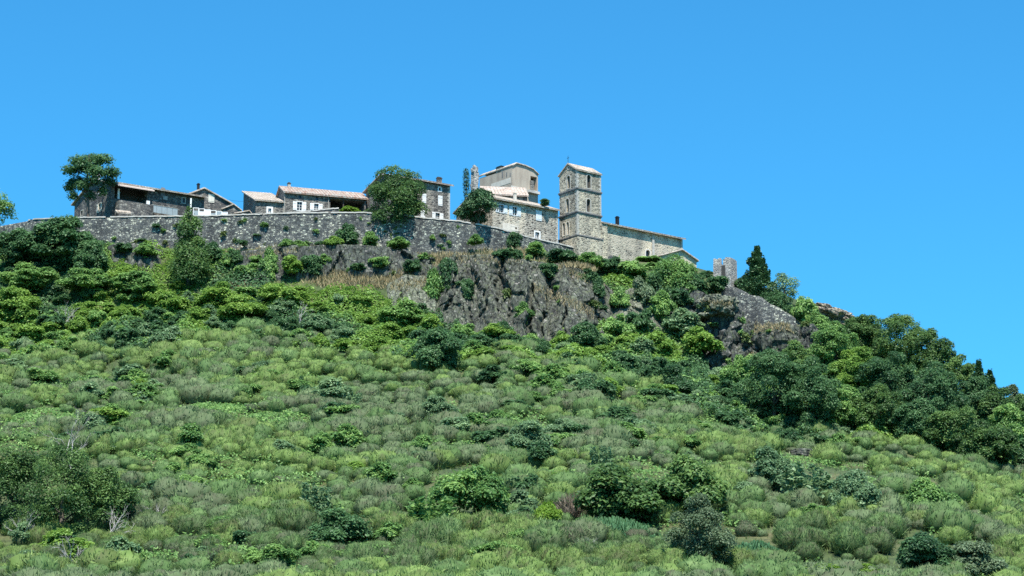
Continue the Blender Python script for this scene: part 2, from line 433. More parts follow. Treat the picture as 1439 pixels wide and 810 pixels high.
def tps(x, y):
    x = np.asarray(x, float) / S; y = np.asarray(y, float) / S
    out = sol[-3] + sol[-2] * x + sol[-1] * y
    for k in range(len(C)):
        out = out + sol[k] * tps_k((x - cx[k]) ** 2 + (y - cy[k]) ** 2)
    return out
GX = np.arange(-180, 180.1, 1.0); GY = np.arange(-10, 560.1, 1.0)
gxx, gyy = np.meshgrid(GX, GY, indexing='ij')
GH = tps(gxx, gyy)
GH += (fbm(gxx, gyy, .06, 3) - .5) * 2.4 * np.clip((gyy - 190) / 60, 0, 1) * np.clip((405 - gyy) / 15, .1, 1)
# terracing ripples across the broom slope
edge = np.clip((180 - np.abs(gxx)) / 40, 0, 1) * np.clip((560 - gyy) / 40, 0, 1)
GH = GH * edge + (1 - edge) * (-4)
def ground(x, y):
    x = np.asarray(x, float); y = np.asarray(y, float)
    fx = np.clip((x + 180), 0, len(GX) - 1.001); fy = np.clip((y + 10), 0, len(GY) - 1.001)
    i = fx.astype(int); j = fy.astype(int); u = fx - i; v = fy - j
    return (GH[i, j] * (1 - u) + GH[i + 1, j] * u) * (1 - v) + (GH[i, j + 1] * (1 - u) + GH[i + 1, j + 1] * u) * v
def hit(px, py, y0=190.0, y1=480.0):
    ys = np.arange(y0, y1, .25)
    d = at(px, py, 1.0)
    g = ground(d.x * ys, ys) - d.z * ys
    k = np.argmax(g > 0)
    y = ys[k] if g[k] > 0 else y1
    return Vector((d.x * y, y, float(ground(d.x * y, y))))
def stand(px, Y):
    """ground point at distance Y under photo column px"""
    z = 80.0
    for _ in range(4):
        x = (px - 719.5) / F * (Y * CP + z * SP)
        z = float(ground(x, Y))
    return Vector((x, Y, z))

xs = np.concatenate([[-6000, -2500, -1000, -450, -250], np.arange(-179, 179.5, 1.0), [250, 450, 1000, 2500, 6000]])
ys = np.concatenate([[-2500, -800, -250, -60], np.arange(-9, 190, 6.0), np.arange(190, 470, 1.0), np.arange(470, 558, 6.0), [620, 800, 1400, 3000, 8000]])
X, Y_ = np.meshgrid(xs, ys, indexing='ij')
Z = ground(X, Y_)
Z = np.where((np.abs(X) > 180) | (Y_ > 560) | (Y_ < -10), -4.0, Z)
Z += (fbm(X, Y_, .4, 8) - .5) * .5 * ((np.abs(X) < 179) & (Y_ > 190) & (Y_ < 470))
idx = np.arange(X.size).reshape(X.shape)
Q = np.stack([idx[:-1, :-1], idx[1:, :-1], idx[1:, 1:], idx[:-1, 1:]], -1).reshape(-1, 4)
tag(link('hillside_ground', tri_mesh('hillside_ground', np.stack([X, Y_, Z], -1).reshape(-1, 3), Q, M['ground'], smooth=True)), kind='structure')
# ------------------------------------------------------------------ rock faces
def strip_pts(rows, s):
    pxs = [r[0] for r in rows]
    px = pxs[0] + (pxs[-1] - pxs[0]) * s
    return at(px, float(np.interp(px, pxs, [r[1] for r in rows])), float(np.interp(px, pxs, [r[2] for r in rows])))

def facet(u, v, seeds, par):
    """blocky relief: every block has its own depth and tilt"""
    d = (u[:, None] - seeds[None, :, 0]) ** 2 + (v[:, None] - seeds[None, :, 1]) ** 2
    k = d.argmin(1)
    return par[k, 0] + par[k, 1] * (u - seeds[k, 0]) + par[k, 2] * (v - seeds[k, 1])

def cliff(name, top, bot, amp, mat, cell=2.2, seed=1, res=.28, back=5.0, col=.3, grooves=()):
    rg = np.random.default_rng(seed)
    a, b = strip_pts(bot, 0), strip_pts(bot, 1)
    L = (b - a).length; H = (strip_pts(top, .5) - strip_pts(bot, .5)).length
    ns, nt_ = max(12, int(L / res)), max(8, int(H / res))
    Vs = []
    s_ = np.linspace(0, 1, ns); t_ = np.linspace(0, 1, nt_)
    base = np.array([[strip_pts(bot, s).lerp(strip_pts(top, s), t) for t in t_] for s in s_])
    uu = (s_[:, None] * L + 0 * t_).ravel(); vv = (0 * s_[:, None] + t_ * H).ravel()
    wob = (fbm(uu, vv, .35, seed) - .5) * 3
    disp = np.zeros(uu.shape)
    for c, am in ((cell, 1.0), (cell * .42, .4), (cell * .18, .18)):
        n = int(L * H * col / (c * c)) + 6
        sd = np.c_[rg.uniform(-1, L + 1, n), rg.uniform(-1, H + 1, n) * col]
        pr = np.c_[rg.uniform(-1, 1, n), rg.uniform(-.45, .45, n) / c * 1.2, rg.uniform(-.3, .5, n) / c]
        disp += am * facet(uu + wob * c * .3, vv * col, sd, pr)
    disp = amp * (disp + (fbm(uu, vv * .4, .9, seed + 4) - .5) * .9)
    for (uc, wd, dep, v0_, v1_) in grooves:
        uw = uc * L + (fbm(vv, vv * 0, .35, seed + 9) - .5) * 2.2
        disp += dep * np.exp(-((uu - uw) / wd) ** 2) * np.clip((vv / H - v0_) * 8, 0, 1) * np.clip((v1_ - vv / H) * 8, 0, 1)
    endf = np.minimum(1, np.minimum(uu, L - uu) / 2.0)
    disp = disp * endf - (1 - endf) * 2.5
    Vv = base.reshape(-1, 3).copy()
    Vv[:, 1] -= disp
    Vv[:, 0] += disp * .25 * np.sin(uu)
    Vv = Vv.reshape(ns, nt_, 3)
    cap1 = Vv[:, -1:, :] + np.array([0, 1.2, .25]); cap2 = Vv[:, -1:, :] + np.array([0, back, .1])
    low = Vv[:, :1, :] + np.array([0, .3, -2.5])
    Vv = np.concatenate([low, Vv, cap1, cap2], 1)
    n2 = Vv.shape[1]
    ix = np.arange(ns * n2).reshape(ns, n2)
    Q = np.stack([ix[:-1, :-1], ix[1:, :-1], ix[1:, 1:], ix[:-1, 1:]], -1).reshape(-1, 4)
    o = link(name, tri_mesh(name, Vv.reshape(-1, 3), Q, mat))
    return tag(o, kind='structure')

def blob(name, centre, size, mat, seed=0, cell=.9, amp=.16, sub=5, kind='structure', rz=0.):
    bm = bmesh.new()
    bmesh.ops.create_icosphere(bm, subdivisions=sub, radius=1)
    me = bpy.data.meshes.new(name)
    off = Vector((seed * 3.1, seed * 1.7, seed * .9))
    for v in bm.verts:
        n = v.co.normalized()
        d, pts = noise.voronoi(n * 1.5 / cell + off)
        r = 1 + amp * (noise.cell_vector(pts[0] * 5).x - .5) * 1.4 - amp * max(0, .18 - (d[1] - d[0])) * 4 + amp * .8 * noise.fractal(n * 2.2 + off, 1.0, 2.1, 4)
        q = Vector((n.x, n.y, n.z))
        for ax in range(3): q[ax] = math.copysign(abs(q[ax]) ** .8, q[ax])
        v.co = Vector((q.x * size[0], q.y * size[1], q.z * size[2])) * r
    bm.to_mesh(me); bm.free()
    me.materials.append(mat)
    o = link(name, me, None, centre, rz)
    if kind: o['kind'] = kind
    return o

cliff('cliff', [(612, 372, 401), (640, 358, 400.5), (700, 360, 399), (738, 366, 398), (800, 372, 399.5), (845, 392, 400), (862, 410, 401)],
      [(612, 450, 393.5), (660, 462, 391), (740, 480, 387), (800, 480, 387.5), (850, 482, 388), (862, 482, 389)], 1.05, M['rock'], 3.0, 3, .17, grooves=[(.535, .45, -2.4, -.2, .75), (.50, 1.1, 1.1, .1, .8), (.36, .5, -1.6, .45, 1.2), (.20, .35, -1.0, 0, .7), (.80, 2.6, 1.2, .0, .75), (.93, .5, -1.6, -.2, .7), (.66, 1.2, -1.2, .4, 1.2), (.08, .3, -1.3, .1, .9), (.285, .25, -1.2, .0, .6), (.43, .3, -1.1, .2, .7), (.60, .25, -1.3, .0, .45), (.73, .25, -1.2, .0, .6), (.86, .3, -1.0, -.2, .5)])
cliff('rock_band', [(318, 356, 409), (350, 352, 408), (400, 346, 407.5), (470, 345, 406), (540, 347, 406), (585, 356, 406), (625, 368, 404)],
      [(318, 392, 404.5), (350, 396, 404), (430, 384, 404), (510, 384, 403.5), (560, 382, 403), (600, 384, 402.5), (625, 400, 401)], .7, M['rock_dark'], 1.9, 5, .22)
cliff('rock_band', [(148, 342, 409.5), (190, 343, 410), (232, 350, 410)], [(148, 368, 407.5), (190, 372, 407.5), (232, 372, 407.5)], .55, M['rock_dark'], 1.6, 6, .22)
cliff('rock_outcrop', [(540, 400, 399.5), (570, 386, 400.5), (605, 388, 401), (628, 400, 400)], [(540, 436, 395.5), (575, 438, 395.5), (628, 446, 394.5)], .6, M['rock_pale'], 1.5, 8, .2)
cliff('rock_face', [(856, 410, 402), (890, 405, 403), (935, 408, 404)], [(856, 478, 389), (890, 486, 388.5), (935, 482, 390)], .7, M['rock_pale'], 1.8, 9, .24)
# the outcrop under the ruined tower
cliff('rock_face', [(925, 400, 406), (965, 405, 404.5), (1000, 418, 403), (1042, 430, 403), (1085, 448, 402), (1120, 450, 401), (1150, 462, 402)],
      [(925, 485, 392), (965, 498, 390), (1000, 530, 387), (1042, 545, 386), (1085, 535, 386), (1120, 525, 386), (1150, 515, 389)], .7, M['rock_dark'], 2.2, 12, .22)
q = at(1006, 434, 396.5); blob('rock_overhang', q, (3.7, 3.6, 2.2), M['rock_pale'], 3, .8, .2)
q = at(1012, 462, 397); blob('rock_overhang', q, (2.2, 2.4, 3.6), M['rock_dark'], 4, .8, .2)
def rib(pts, rad, seed):
    """a rough leaning rib of rock"""
    rg = np.random.default_rng(seed)
    pp = []; rr = []
    for i in range(len(pts) - 1):
        for k in range(5):
            pp.append(pts[i].lerp(pts[i + 1], k / 5)); rr.append((rad[i] + (rad[i + 1] - rad[i]) * k / 5) * rg.uniform(.75, 1.3))
    g = G(); g.tube(pp, rr, 14)
    o = g.build('rock_rib', M['rock_dark']); ragged(o, .7, .8, seed); ragged(o, .35, 2.1, seed + 3); tag(o, kind='structure')
rib([at(1034, 440, 397), at(1032, 462, 395.5), at(1022, 485, 394), at(1008, 504, 392), at(994, 522, 390)], [1.5, 1.2, 1.3, 1.5, 1.6], 3)
q = at(1058, 486, 394.5); blob('rock_bulge', q, (2.2, 2.2, 3.2), M['rock_dark'], 21, .7, .22)
q = at(1098, 492, 393); blob('rock_bulge', q, (4.2, 3.6, 4.2), M['rock'], 7, .8, .18)
q = at(1138, 488, 394); blob('rock_bulge', q, (2.1, 2.8, 3.6), M['rock_dark'], 9, .8, .2)
q = at(1164, 446, 406.5); o = blob('ridge_rock', q, (4.2, 2.2, 1.7), M['rock_tan'], 11, .55, .3); o.rotation_euler = (0, R(18), 0)
q = hit(1128, 640); o = blob('boulder', q + Vector((0, 0, .15)), (1.9, 1.5, .8), M['rock'], 13, 1.2, .1, 4, None)
tag(o, 'smooth grey boulder lying at the foot of the dark tree clump', 'boulder')
q = hit(1058, 700); o = blob('boulder', q + Vector((0, 0, .1)), (1.7, 1.5, .9), M['rock_pale'], 15, 1.2, .12, 4, None)
tag(o, 'pale low boulder half buried among broom on the lower right slope', 'boulder')

# ------------------------------------------------------------------ walls of the village edge
def dense(rows, step):
    out = []
    for i in range(len(rows) - 1):
        a, b = rows[i], rows[i + 1]
        n = max(1, int(abs(b[0] - a[0]) / step))
        for k in range(n):
            out.append(tuple(a[j] + (b[j] - a[j]) * k / n for j in range(len(a))))
    out.append(rows[-1]); return out

def long_wall(name, rows, thick, mat, label, cat, coping=True, seed=0, deep=3.0, rise=0.0):
    root = tag(link(name, None, None, at(rows[len(rows) // 2][0], rows[len(rows) // 2][2], rows[len(rows) // 2][3])), label, cat)
    o0 = root.location
    fine = dense(rows, 3.2)
    nh = 16
    V = []; nrm = []
    tops = [at(px, pt, Y) for px, pt, pb, Y in fine]
    for i, (px, pt, pb, Y) in enumerate(fine):
        T = tops[i]
        bz = at(px, pb, Y).z - deep
        d = (tops[min(i + 1, len(fine) - 1)] - tops[max(i - 1, 0)]); d.z = 0; d.normalize()
        n = Vector((d.y, -d.x, 0))
        nrm.append(n)
        h = T.z - bz
        row = []
        for k in range(nh + 1):
            z = bz + h * k / nh
            lean = (T.z - z) * .07
            dd = (noise.fractal(Vector((T.x * .8, T.y * .8, z * .9 + seed)), 1, 2, 3)) * .16
            if k == nh: dd = (noise.noise(Vector((T.x * .9, T.y, 3.3 + seed)))) * .05
            zz = z + (rise * noise.noise(Vector((T.x * .6, 7.7, seed))) if k == nh else 0)
            row.append(Vector((T.x, T.y, zz)) + n * (lean + dd))
        row.append(Vector((T.x, T.y, row[-1].z)) - n * thick)
        row.append(Vector((T.x, T.y, bz)) - n * thick)
        V += [tuple(p - o0) for p in row]
    w = nh + 3
    ix = np.arange(len(V)).reshape(-1, w)
    Q = np.stack([ix[:-1, :-1], ix[1:, :-1], ix[1:, 1:], ix[:-1, 1:]], -1).reshape(-1, 4)
    link('wall', tri_mesh('wall', np.array(V), Q, mat), root)
    if coping:
        g = G()
        for i in range(len(fine) - 1):
            a, b = tops[i] - o0, tops[i + 1] - o0
            na, nb = nrm[i], nrm[i + 1]
            j = .1 * noise.noise(Vector((i * .45, 2, 2)))
            if noise.noise(Vector((i * .31, 8, 5))) > .38: continue
            lo, hi = Vector((0, 0, .02 + j)), Vector((0, 0, .24 + j))
            A = [a + na * .14, a - na * (thick + .06)]; Bq = [b + nb * .14, b - nb * (thick + .06)]
            if coping != True and not (coping[0] <= fine[i][0] <= coping[1]): continue
            g.poly([A[0] + lo, Bq[0] + lo, Bq[0] + hi, A[0] + hi]); g.poly([A[0] + hi, Bq[0] + hi, Bq[1] + hi, A[1] + hi])
            g.poly([A[1] + hi, Bq[1] + hi, Bq[1] + lo, A[1] + lo]); g.poly([A[0] + lo, A[1] + lo, Bq[1] + lo, Bq[0] + lo])
        g.build('coping', M['coping'], root)
    return root
long_wall('rampart_wall', WALL, .9, M['rampart'], 'long dark rubble stone rampart wall with pale coping along the clifftop village', 'wall', coping=(40, 830))
long_wall('ruined_wall', [(1014, 403, 440, 405), (1030, 405, 455, 402.5), (1048, 411, 480, 400.5), (1070, 420, 476, 399.5), (1095, 432, 470, 399), (1118, 448, 472, 400)], .8, M['rampart'],
          'sloping broken dark stone wall below the ruined stump of a tower', 'wall', coping=False, seed=5, rise=.5)

# ------------------------------------------------------------------ houses
def fp(face, u, z, d, L=0, W=0):
    """point on a face of a house: u along the face, z up, d outward"""
    if face == 'front': return Vector((u, -d, z))
    if face == 'left': return Vector((-d, u, z))
    if face == 'right': return Vector((L + d, u, z))
    return Vector((u, W + d, z))

def face_poly(g, pts2, holes, fn):
    """flat wall outline with openings, triangulated"""
    bm = bmesh.new(); edges = []
    for loop in [pts2] + holes:
        vs = [bm.verts.new((p[0], p[1], 0)) for p in loop]
        edges += [bm.edges.new((vs[i], vs[(i + 1) % len(vs)])) for i in range(len(vs))]
    bmesh.ops.triangle_fill(bm, use_beauty=True, edges=edges)
    for f in bm.faces:
        g.poly([fn(v.co.x, v.co.y) for v in f.verts])
    bm.free()

def outline(u, z, w, h, arch):
    if not arch: return [(u - w / 2, z - h / 2), (u + w / 2, z - h / 2), (u + w / 2, z + h / 2), (u - w / 2, z + h / 2)]
    zs = z + h / 2 - w / 2
    pts = [(u - w / 2, z - h / 2), (u + w / 2, z - h / 2)]
    for k in range(0, 9):
        a = math.pi * k / 8
        pts.append((u + math.cos(a) * w / 2, zs + math.sin(a) * w / 2))
    return pts

class House:
    def __init__(s, name, px, Y, py_base, alpha, label, cat, drop=1.6, group=None):
        q = at(px, py_base, Y); q.z -= drop
        s.o = q; s.a = R(alpha)
        s.ex = Vector((math.cos(s.a), math.sin(s.a), 0)); s.ey = Vector((-math.sin(s.a), math.cos(s.a), 0))
        s.root = tag(link(name, None, None, q, s.a), label, cat, group)
        s.holes = {'front': [], 'left': [], 'right': [], 'back': []}; s.u0 = 0; s.v0 = 0
    def w(s, u, v, z): return s.o + s.ex * u + s.ey * v + Vector((0, 0, z))
    def _bis(s, f, lo, hi, target, inc):
        for _ in range(50):
            m = (lo + hi) / 2
            if (f(m) < target) == inc: lo = m
            else: hi = m
        return (lo + hi) / 2
    def Lx(s, px, z=3, v=0): return s._bis(lambda u: proj(*s.w(u, v, z))[0], -20, 60, px, True)
    def Wy(s, px, z=3, u=0): return s._bis(lambda v: proj(*s.w(u, v, z))[0], -20, 60, px, False)
    def Z(s, u, v, py): return s._bis(lambda z: proj(*s.w(u, v, z))[1], -15, 50, py, False)
    def spot(s, face, px, py, wp, hp, off=0):
        """position and size on a face from where the thing shows in the photo"""
        z = s.Z(0, 0, py)
        for _ in range(4):
            if face == 'front':
                u = s.Lx(px, z, off); z = s.Z(u, off, py)
            else:
                u = s.Wy(px, z, off); z = s.Z(off, u, py)
        if face == 'front':
            w = s.Lx(px + wp / 2, z, off) - s.Lx(px - wp / 2, z, off); h = s.Z(u, off, py - hp / 2) - s.Z(u, off, py + hp / 2)
        else:
            w = s.Wy(px - wp / 2, z, off) - s.Wy(px + wp / 2, z, off); h = s.Z(off, u, py - hp / 2) - s.Z(off, u, py + hp / 2)
        return u, z, w, h
    def hole(s, face, sp, depth=.28, arch=False):
        s.holes[face].append((outline(*sp, arch), depth)); return sp
    def walls(s, L, W, front, left, mat, name='wall', u0=0, v0=0, faces=('front', 'left', 'right', 'back')):
        s.L, s.W = L, W
        g = G()
        sides = {'front': (front, lambda u, z, d=0: Vector((u0 + u, v0 - d, z))), 'back': (front, lambda u, z, d=0: Vector((u0 + u, v0 + W + d, z))),
                 'left': (left, lambda u, z, d=0: Vector((u0 - d, v0 + u, z))), 'right': (left, lambda u, z, d=0: Vector((u0 + L + d, v0 + u, z)))}
        for fc in faces:
            prof, fn = sides[fc]
            b0, b1 = prof[0][0], prof[-1][0]
            hs = s.holes[fc] if fc in ('front', 'left') else []
            face_poly(g, [(b0, -3.5), (b1, -3.5)] + prof[::-1], [h[0] for h in hs], lambda u, z: fn(u, z))
            for lp, dp in hs:
                n = len(lp)
                for i in range(n):
                    a, b = lp[i], lp[(i + 1) % n]
                    g.poly([fn(*a), fn(*b), fn(*b, -dp), fn(*a, -dp)])
        s.holes = {'front': [], 'left': [], 'right': [], 'back': []}
        return g.build(name, mat, s.root)
    def roof(s, axis, prof, length, mat, over=.5, gover=.35, t=.2, name='roof', u0=0, v0=0, tails=True):
        """tiled slab over the profile (u,z); axis 'x' = ridge along the front"""
        p = [Vector((a, b)) for a, b in prof]
        e0 = (p[0] - p[1]).normalized() * over; e1 = (p[-1] - p[-2]).normalized() * over
        low = [p[0] + e0] + p[1:-1] + [p[-1] + e1]
        low = [Vector((a.x, a.y + .03)) for a in low]; up = [Vector((a.x, a.y + t)) for a in low]
        out = low + up[::-1]
        g = G()
        fn = (lambda q, k: Vector((u0 + k, v0 + q.x, q.y))) if axis == 'x' else (lambda q, k: Vector((u0 + q.x, v0 + k, q.y)))
        n = len(out); i0 = len(g.v)
        g.prism(out, fn, -gover, length + gover)
        # rows of rounded tiles on the slopes
        for i in range(len(up) - 1):
            a, b = up[i], up[i + 1]
            k = -gover + .15
            while k < length + gover - .05:
                nn = Vector((-(b - a).y, (b - a).x)).normalized()
                if nn.y < 0: nn = -nn
                prof3 = []
                for (dk, dn) in ((-.13, -.02), (-.07, .075), (.07, .075), (.13, -.02)):
                    prof3.append((k + dk, dn))
                A = [fn(a + nn * dn - (b - a).normalized() * .03, kk) for kk, dn in prof3]
                Bq = [fn(b + nn * dn, kk) for kk, dn in prof3]
                j = len(g.v); g.v += [tuple(x) for x in A + Bq]
                for m_ in range(3): g.f.append((j + m_, j + m_ + 1, j + 5 + m_, j + 4 + m_))
                g.f.append((j, j + 1, j + 2, j + 3)); g.f.append((j + 4, j + 7, j + 6, j + 5))
                k += .3
        return g.build(name, mat, s.root)
    def window(s, face, sp, arch=False, trim=.14, mat=None, bars=True, depth=.28, name='window', glass='glass', proud=.05):
        u, z, w, h = sp
        g = G()
        fn = lambda a, b, d: fp(face, a, b, d)
        ins = outline(u, z, w - .03, h - .03, arch); ou = outline(u, z, w + 2 * trim, h + 2 * trim, arch)
        if not arch: pass
        n = len(ins)
        for i in range(n):
            a, b, c_, d_ = ins[i], ins[(i + 1) % n], ou[(i + 1) % n], ou[i]
            g.poly([fn(*a, proud), fn(*b, proud), fn(*c_, proud), fn(*d_, proud)])
            g.poly([fn(*d_, proud), fn(*c_, proud), fn(*c_, -.04), fn(*d_, -.04)])
            g.poly([fn(*a, proud), fn(*b, proud), fn(*b, -.12), fn(*a, -.12)])
        o = g.build(name, mat or M['quoin'], s.root)
        p = G(); p.poly([fn(*q, -depth + .02) for q in outline(u, z, w, h, arch)])
        p.build('pane', M[glass], o)
        if bars:
            b = G()
            t_ = .04
            def bx(ua, ub, za, zb):
                pts = [fn(ua, za, -depth + .1), fn(ub, za, -depth + .1), fn(ub, zb, -depth + .1), fn(ua, zb, -depth + .1)]
                b.poly(pts); q2 = [fn(ua, za, -depth + .05), fn(ub, za, -depth + .05), fn(ub, zb, -depth + .05), fn(ua, zb, -depth + .05)]
                for i in range(4): b.poly([pts[i], pts[(i + 1) % 4], q2[(i + 1) % 4], q2[i]])
            bx(u - t_, u + t_, z - h / 2, z + h / 2)
            for k in (-.17, .17): bx(u - w / 2, u - t_, z + k * h - t_ * .7, z + k * h + t_ * .7); bx(u + t_, u + w / 2, z + k * h - t_ * .7, z + k * h + t_ * .7)
            bx(u - w / 2, u - w / 2 + .06, z - h / 2, z + h / 2); bx(u + w / 2 - .06, u + w / 2, z - h / 2, z + h / 2)
            b.build('frame', M['white'], o)
        return o
    def slab(s, name, face, u, z, w, h, d0, d1, mat, parent=None, bevel=0):
        """a board or block on a face, from d0 to d1 outward"""
        g = G()
        c = [fp(face, u - w / 2, z - h / 2, d0), fp(face, u + w / 2, z + h / 2, d1)]
        g.box(min(c[0].x, c[1].x), max(c[0].x, c[1].x), min(c[0].y, c[1].y), max(c[0].y, c[1].y), min(c[0].z, c[1].z), max(c[0].z, c[1].z))
        return g.build(name, mat, parent or s.root, bevel=bevel)
    def shutter(s, face, u, z, w, h, mat):
        g = G()
        n = 4; 
        for k in range(n):
            a = u - w / 2 + w * k / n; b = u - w / 2 + w * (k + 1) / n - .015
            q = [fp(face, a, z - h / 2, .03), fp(face, b, z + h / 2, .08)]
            g.box(min(q[0].x, q[1].x), max(q[0].x, q[1].x), min(q[0].y, q[1].y), max(q[0].y, q[1].y), q[0].z, q[1].z)
        for zz in (z - h * .32, z + h * .32):
            q = [fp(face, u - w * .45, zz - .06, .078), fp(face, u + w * .45, zz + .06, .11)]
            g.box(min(q[0].x, q[1].x), max(q[0].x, q[1].x), min(q[0].y, q[1].y), max(q[0].y, q[1].y), q[0].z, q[1].z)
        return g.build('shutter', mat, s.root)
    def chimney(s, u, v, z0, z1, a=.5, b=.4, mat=None, cap=None):
        g = G(); g.box(u - a / 2, u + a / 2, v - b / 2, v + b / 2, z0, z1)
        o = g.build('chimney', mat or M['grey_stone'], s.root)
        g = G(); g.box(u - a / 2 - .08, u + a / 2 + .08, v - b / 2 - .08, v + b / 2 + .08, z1 + .003, z1 + .12)
        g.box(u - a / 2 + .05, u + a / 2 - .05, v - b / 2 + .05, v + b / 2 - .05, z1 + .12, z1 + .3)
        g.build('chimney_cap', cap or M['wood'], o)
        return o
    def quoins(s, face_pts, name='quoins', mat=None):
        g = G()
        for (u, v, z0, z1, su, sv) in face_pts:
            z = z0; k = 0
            while z < z1 - .1:
                hh = .38
                a, b = (.5, .28) if k % 2 else (.28, .5)
                g.box(min(u - su * .04, u + su * a), max(u - su * .04, u + su * a), min(v - sv * .04, v + sv * b), max(v - sv * .04, v + sv * b), z, min(z + hh - .02, z1)); z += hh; k += 1
        return g.build(name, mat or M['quoin'], s.root)

# --- A: long dark house at the left end
A = House('stone_house', 155, 421, 306, 33, 'long dark stone house with awning and terrace at the left end of the village', 'house')
L = A.Lx(287, 7); W = A.Wy(104, 5); H = A.Z(0, 0, 257)
lg = A.hole('front', A.spot('front', 184, 272.5, 46, 20), 2.6)
w1 = A.hole('left', A.spot('left', 140, 292, 3.2, 12)); w2 = A.hole('left', A.spot('left', 115, 300, 3, 7)); w3 = A.hole('left', A.spot('left', 141, 267, 4, 7))
w4 = A.hole('front', A.spot('front', 258, 282, 4, 7))
rise = W / 2 * math.tan(R(15))
A.walls(L, W, [(0, H), (L, H)], [(0, H), (W / 2, H + rise), (W, H)], M['dark_stone'])
A.roof('x', [(0, H), (W / 2, H + rise), (W, H)], L, M['tile_pale'], over=1.0, gover=.4)
g = G(); g.box(lg[0] - lg[2] / 2, lg[0] + lg[2] / 2, 2.5, 2.58, lg[1] - lg[3] / 2, lg[1] + lg[3] / 2)
lo = g.build('loggia', M['dark_room'], A.root)
g = G(); pu, pz, pw, ph = A.spot('front', 167, 274, 2.6, 18); g.box(pu - pw / 2, pu + pw / 2, .05, .35, pz - ph / 2, pz + ph / 2); g.build('pillar', M['white'], lo)
wd = A.window('left', w1, mat=M['shutter_cream'], trim=.08)
A.shutter('left', w1[0] + w1[2] / 2 + .35, w1[1], .6, w1[3], M['shutter_cream']); A.shutter('left', w1[0] - w1[2] / 2 - .35, w1[1], .6, w1[3], M['shutter_cream'])
A.window('left', w2, bars=False); A.window('left', w3, mat=M['white'], trim=.18, bars=False); A.window('front', w4, bars=False)
# awning: a sloping cloth on a frame
u0, z0, _, _ = A.spot('front', 160, 260, 2, 2); u1, z1, _, _ = A.spot('front', 211, 267.5, 2, 2)
zz = (z0 + A.Z(u1, 0, 267.5)) / 2 + .35
g = G(); g.prism([Vector((.02, zz)), Vector((-1.9, zz - .75)), Vector((-1.9, zz - .83)), Vector((.02, zz - .08))], lambda q, k: Vector((k, q.x, q.y)), u0, u1)
g.box(u0, u1, -1.94, -1.89, zz - 1.0, zz - .76)
g.build('awning', M['awning'], A.root)
# terrace wall in front and its furniture
tu0 = A.Lx(161, 3); tu1 = A.Lx(209, 3); tz = A.Z((tu0 + tu1) / 2, -1.9, 285)
g = G(); g.box(tu0, tu1, -2.0, -1.6, -1, tz); g.box(tu0, tu0 + .4, -1.6, -.003, -1, tz - .004); ragged(g.build('terrace_wall', M['dark_stone'], A.root), .06)
su, sz, sw, sh = A.spot('front', 208, 291, 4.5, 17, -1.7); A.slab('terrace_door', 'front', su, sz, sw, sh, 1.5, 1.75, M['white'])
g = G()
su, sz, sw, sh = A.spot('front', 231, 296, 37, 10, -1.7); n = 5
for k in range(n):
    g.box(su - sw / 2 + sw * k / n + .03, su - sw / 2 + sw * (k + 1) / n - .03, -1.75, -1.68, sz - sh / 2, sz + sh / 2)
bl = g.build('balustrade', M['grey_panel'], A.root)
g = G(); g.box(su - sw / 2, su + sw / 2, -1.8, -1.64, sz + sh / 2 + .005, sz + sh / 2 + .07); g.build('rail', M['quoin'], bl)
pu, pz, pw, ph = A.spot('front', 229, 270, 5, 12); A.slab('pilaster', 'front', pu, pz, pw, ph, -.05, .06, M['ledge'])
pu, pz, pw, ph = A.spot('front', 232, 278.5, 6, 5); A.slab('wall_lamp', 'front', pu, pz, pw, ph, -.05, .12, M['quoin'])  # small white window, made as a pale block on the wall
zt = A.Z(1.0, W / 2, 242); A.chimney(1.0, W / 2 + .6, H + rise - .3, zt, .9, .5, M['white'], M['quoin'])
A.chimney(A.Lx(230, 9, W / 2), W / 2, H + rise - .2, H + rise + .45, .5, .5, M['quoin'])

# low tiled canopy over the terrace steps
B0 = House('garden_canopy', 165, 415.5, 300, 20, 'low pale tiled canopy on posts at the foot of the long dark house', 'canopy', drop=0)
L = B0.Lx(184, 0)
B0.roof('x', [(0, .05), (1.6, .75)], L, M['tile_pale'], over=.2, gover=.1)
g = G()
for uu in (.1, L - .1): g.box(uu - .07, uu + .07, .05, .19, -2, .05); g.box(uu - .07, uu + .07, 1.4, 1.54, -2, .64)
g.build('post', M['wood'], B0.root)

# --- A2: gabled house behind it
A2 = House('gabled_house', 262, 434, 300, 22, 'dark stone gabled house with one closed cream shutter behind the long terrace house', 'house')
L = A2.Lx(325, 7); up = A2.Lx(287, 8); Hp = A2.Z(up, 0, 266); H2 = A2.Z(L, 0, 287); H1 = Hp - 1.6; W = 7
pr = [(0, H1), (up, Hp), (L, H2)]
A2.walls(L, W, pr, [(0, H1), (W, H1)], M['dark_stone'], faces=('front', 'left'))
g = G(); g.box(L - .05, L, 0.01, W, -.5, H2); g.box(.01, L - .06, W - .2, W, -.5, H1 - .1); g.build('rear_wall', M['dark_stone'], A2.root)
A2.roof('y', pr, W, M['tile_pale'], over=.4, gover=.4)
sp = A2.spot('front', 297, 279, 8.5, 12)
o = A2.shutter('front', sp[0], sp[1], sp[2], sp[3], M['shutter_cream'])
A2.chimney(A2.Lx(279, 9, 2), 2.0, Hp - 1.5, A2.Z(A2.Lx(279, 9, 2), 2, 260), .45, .45, M['iron'], M['iron'])

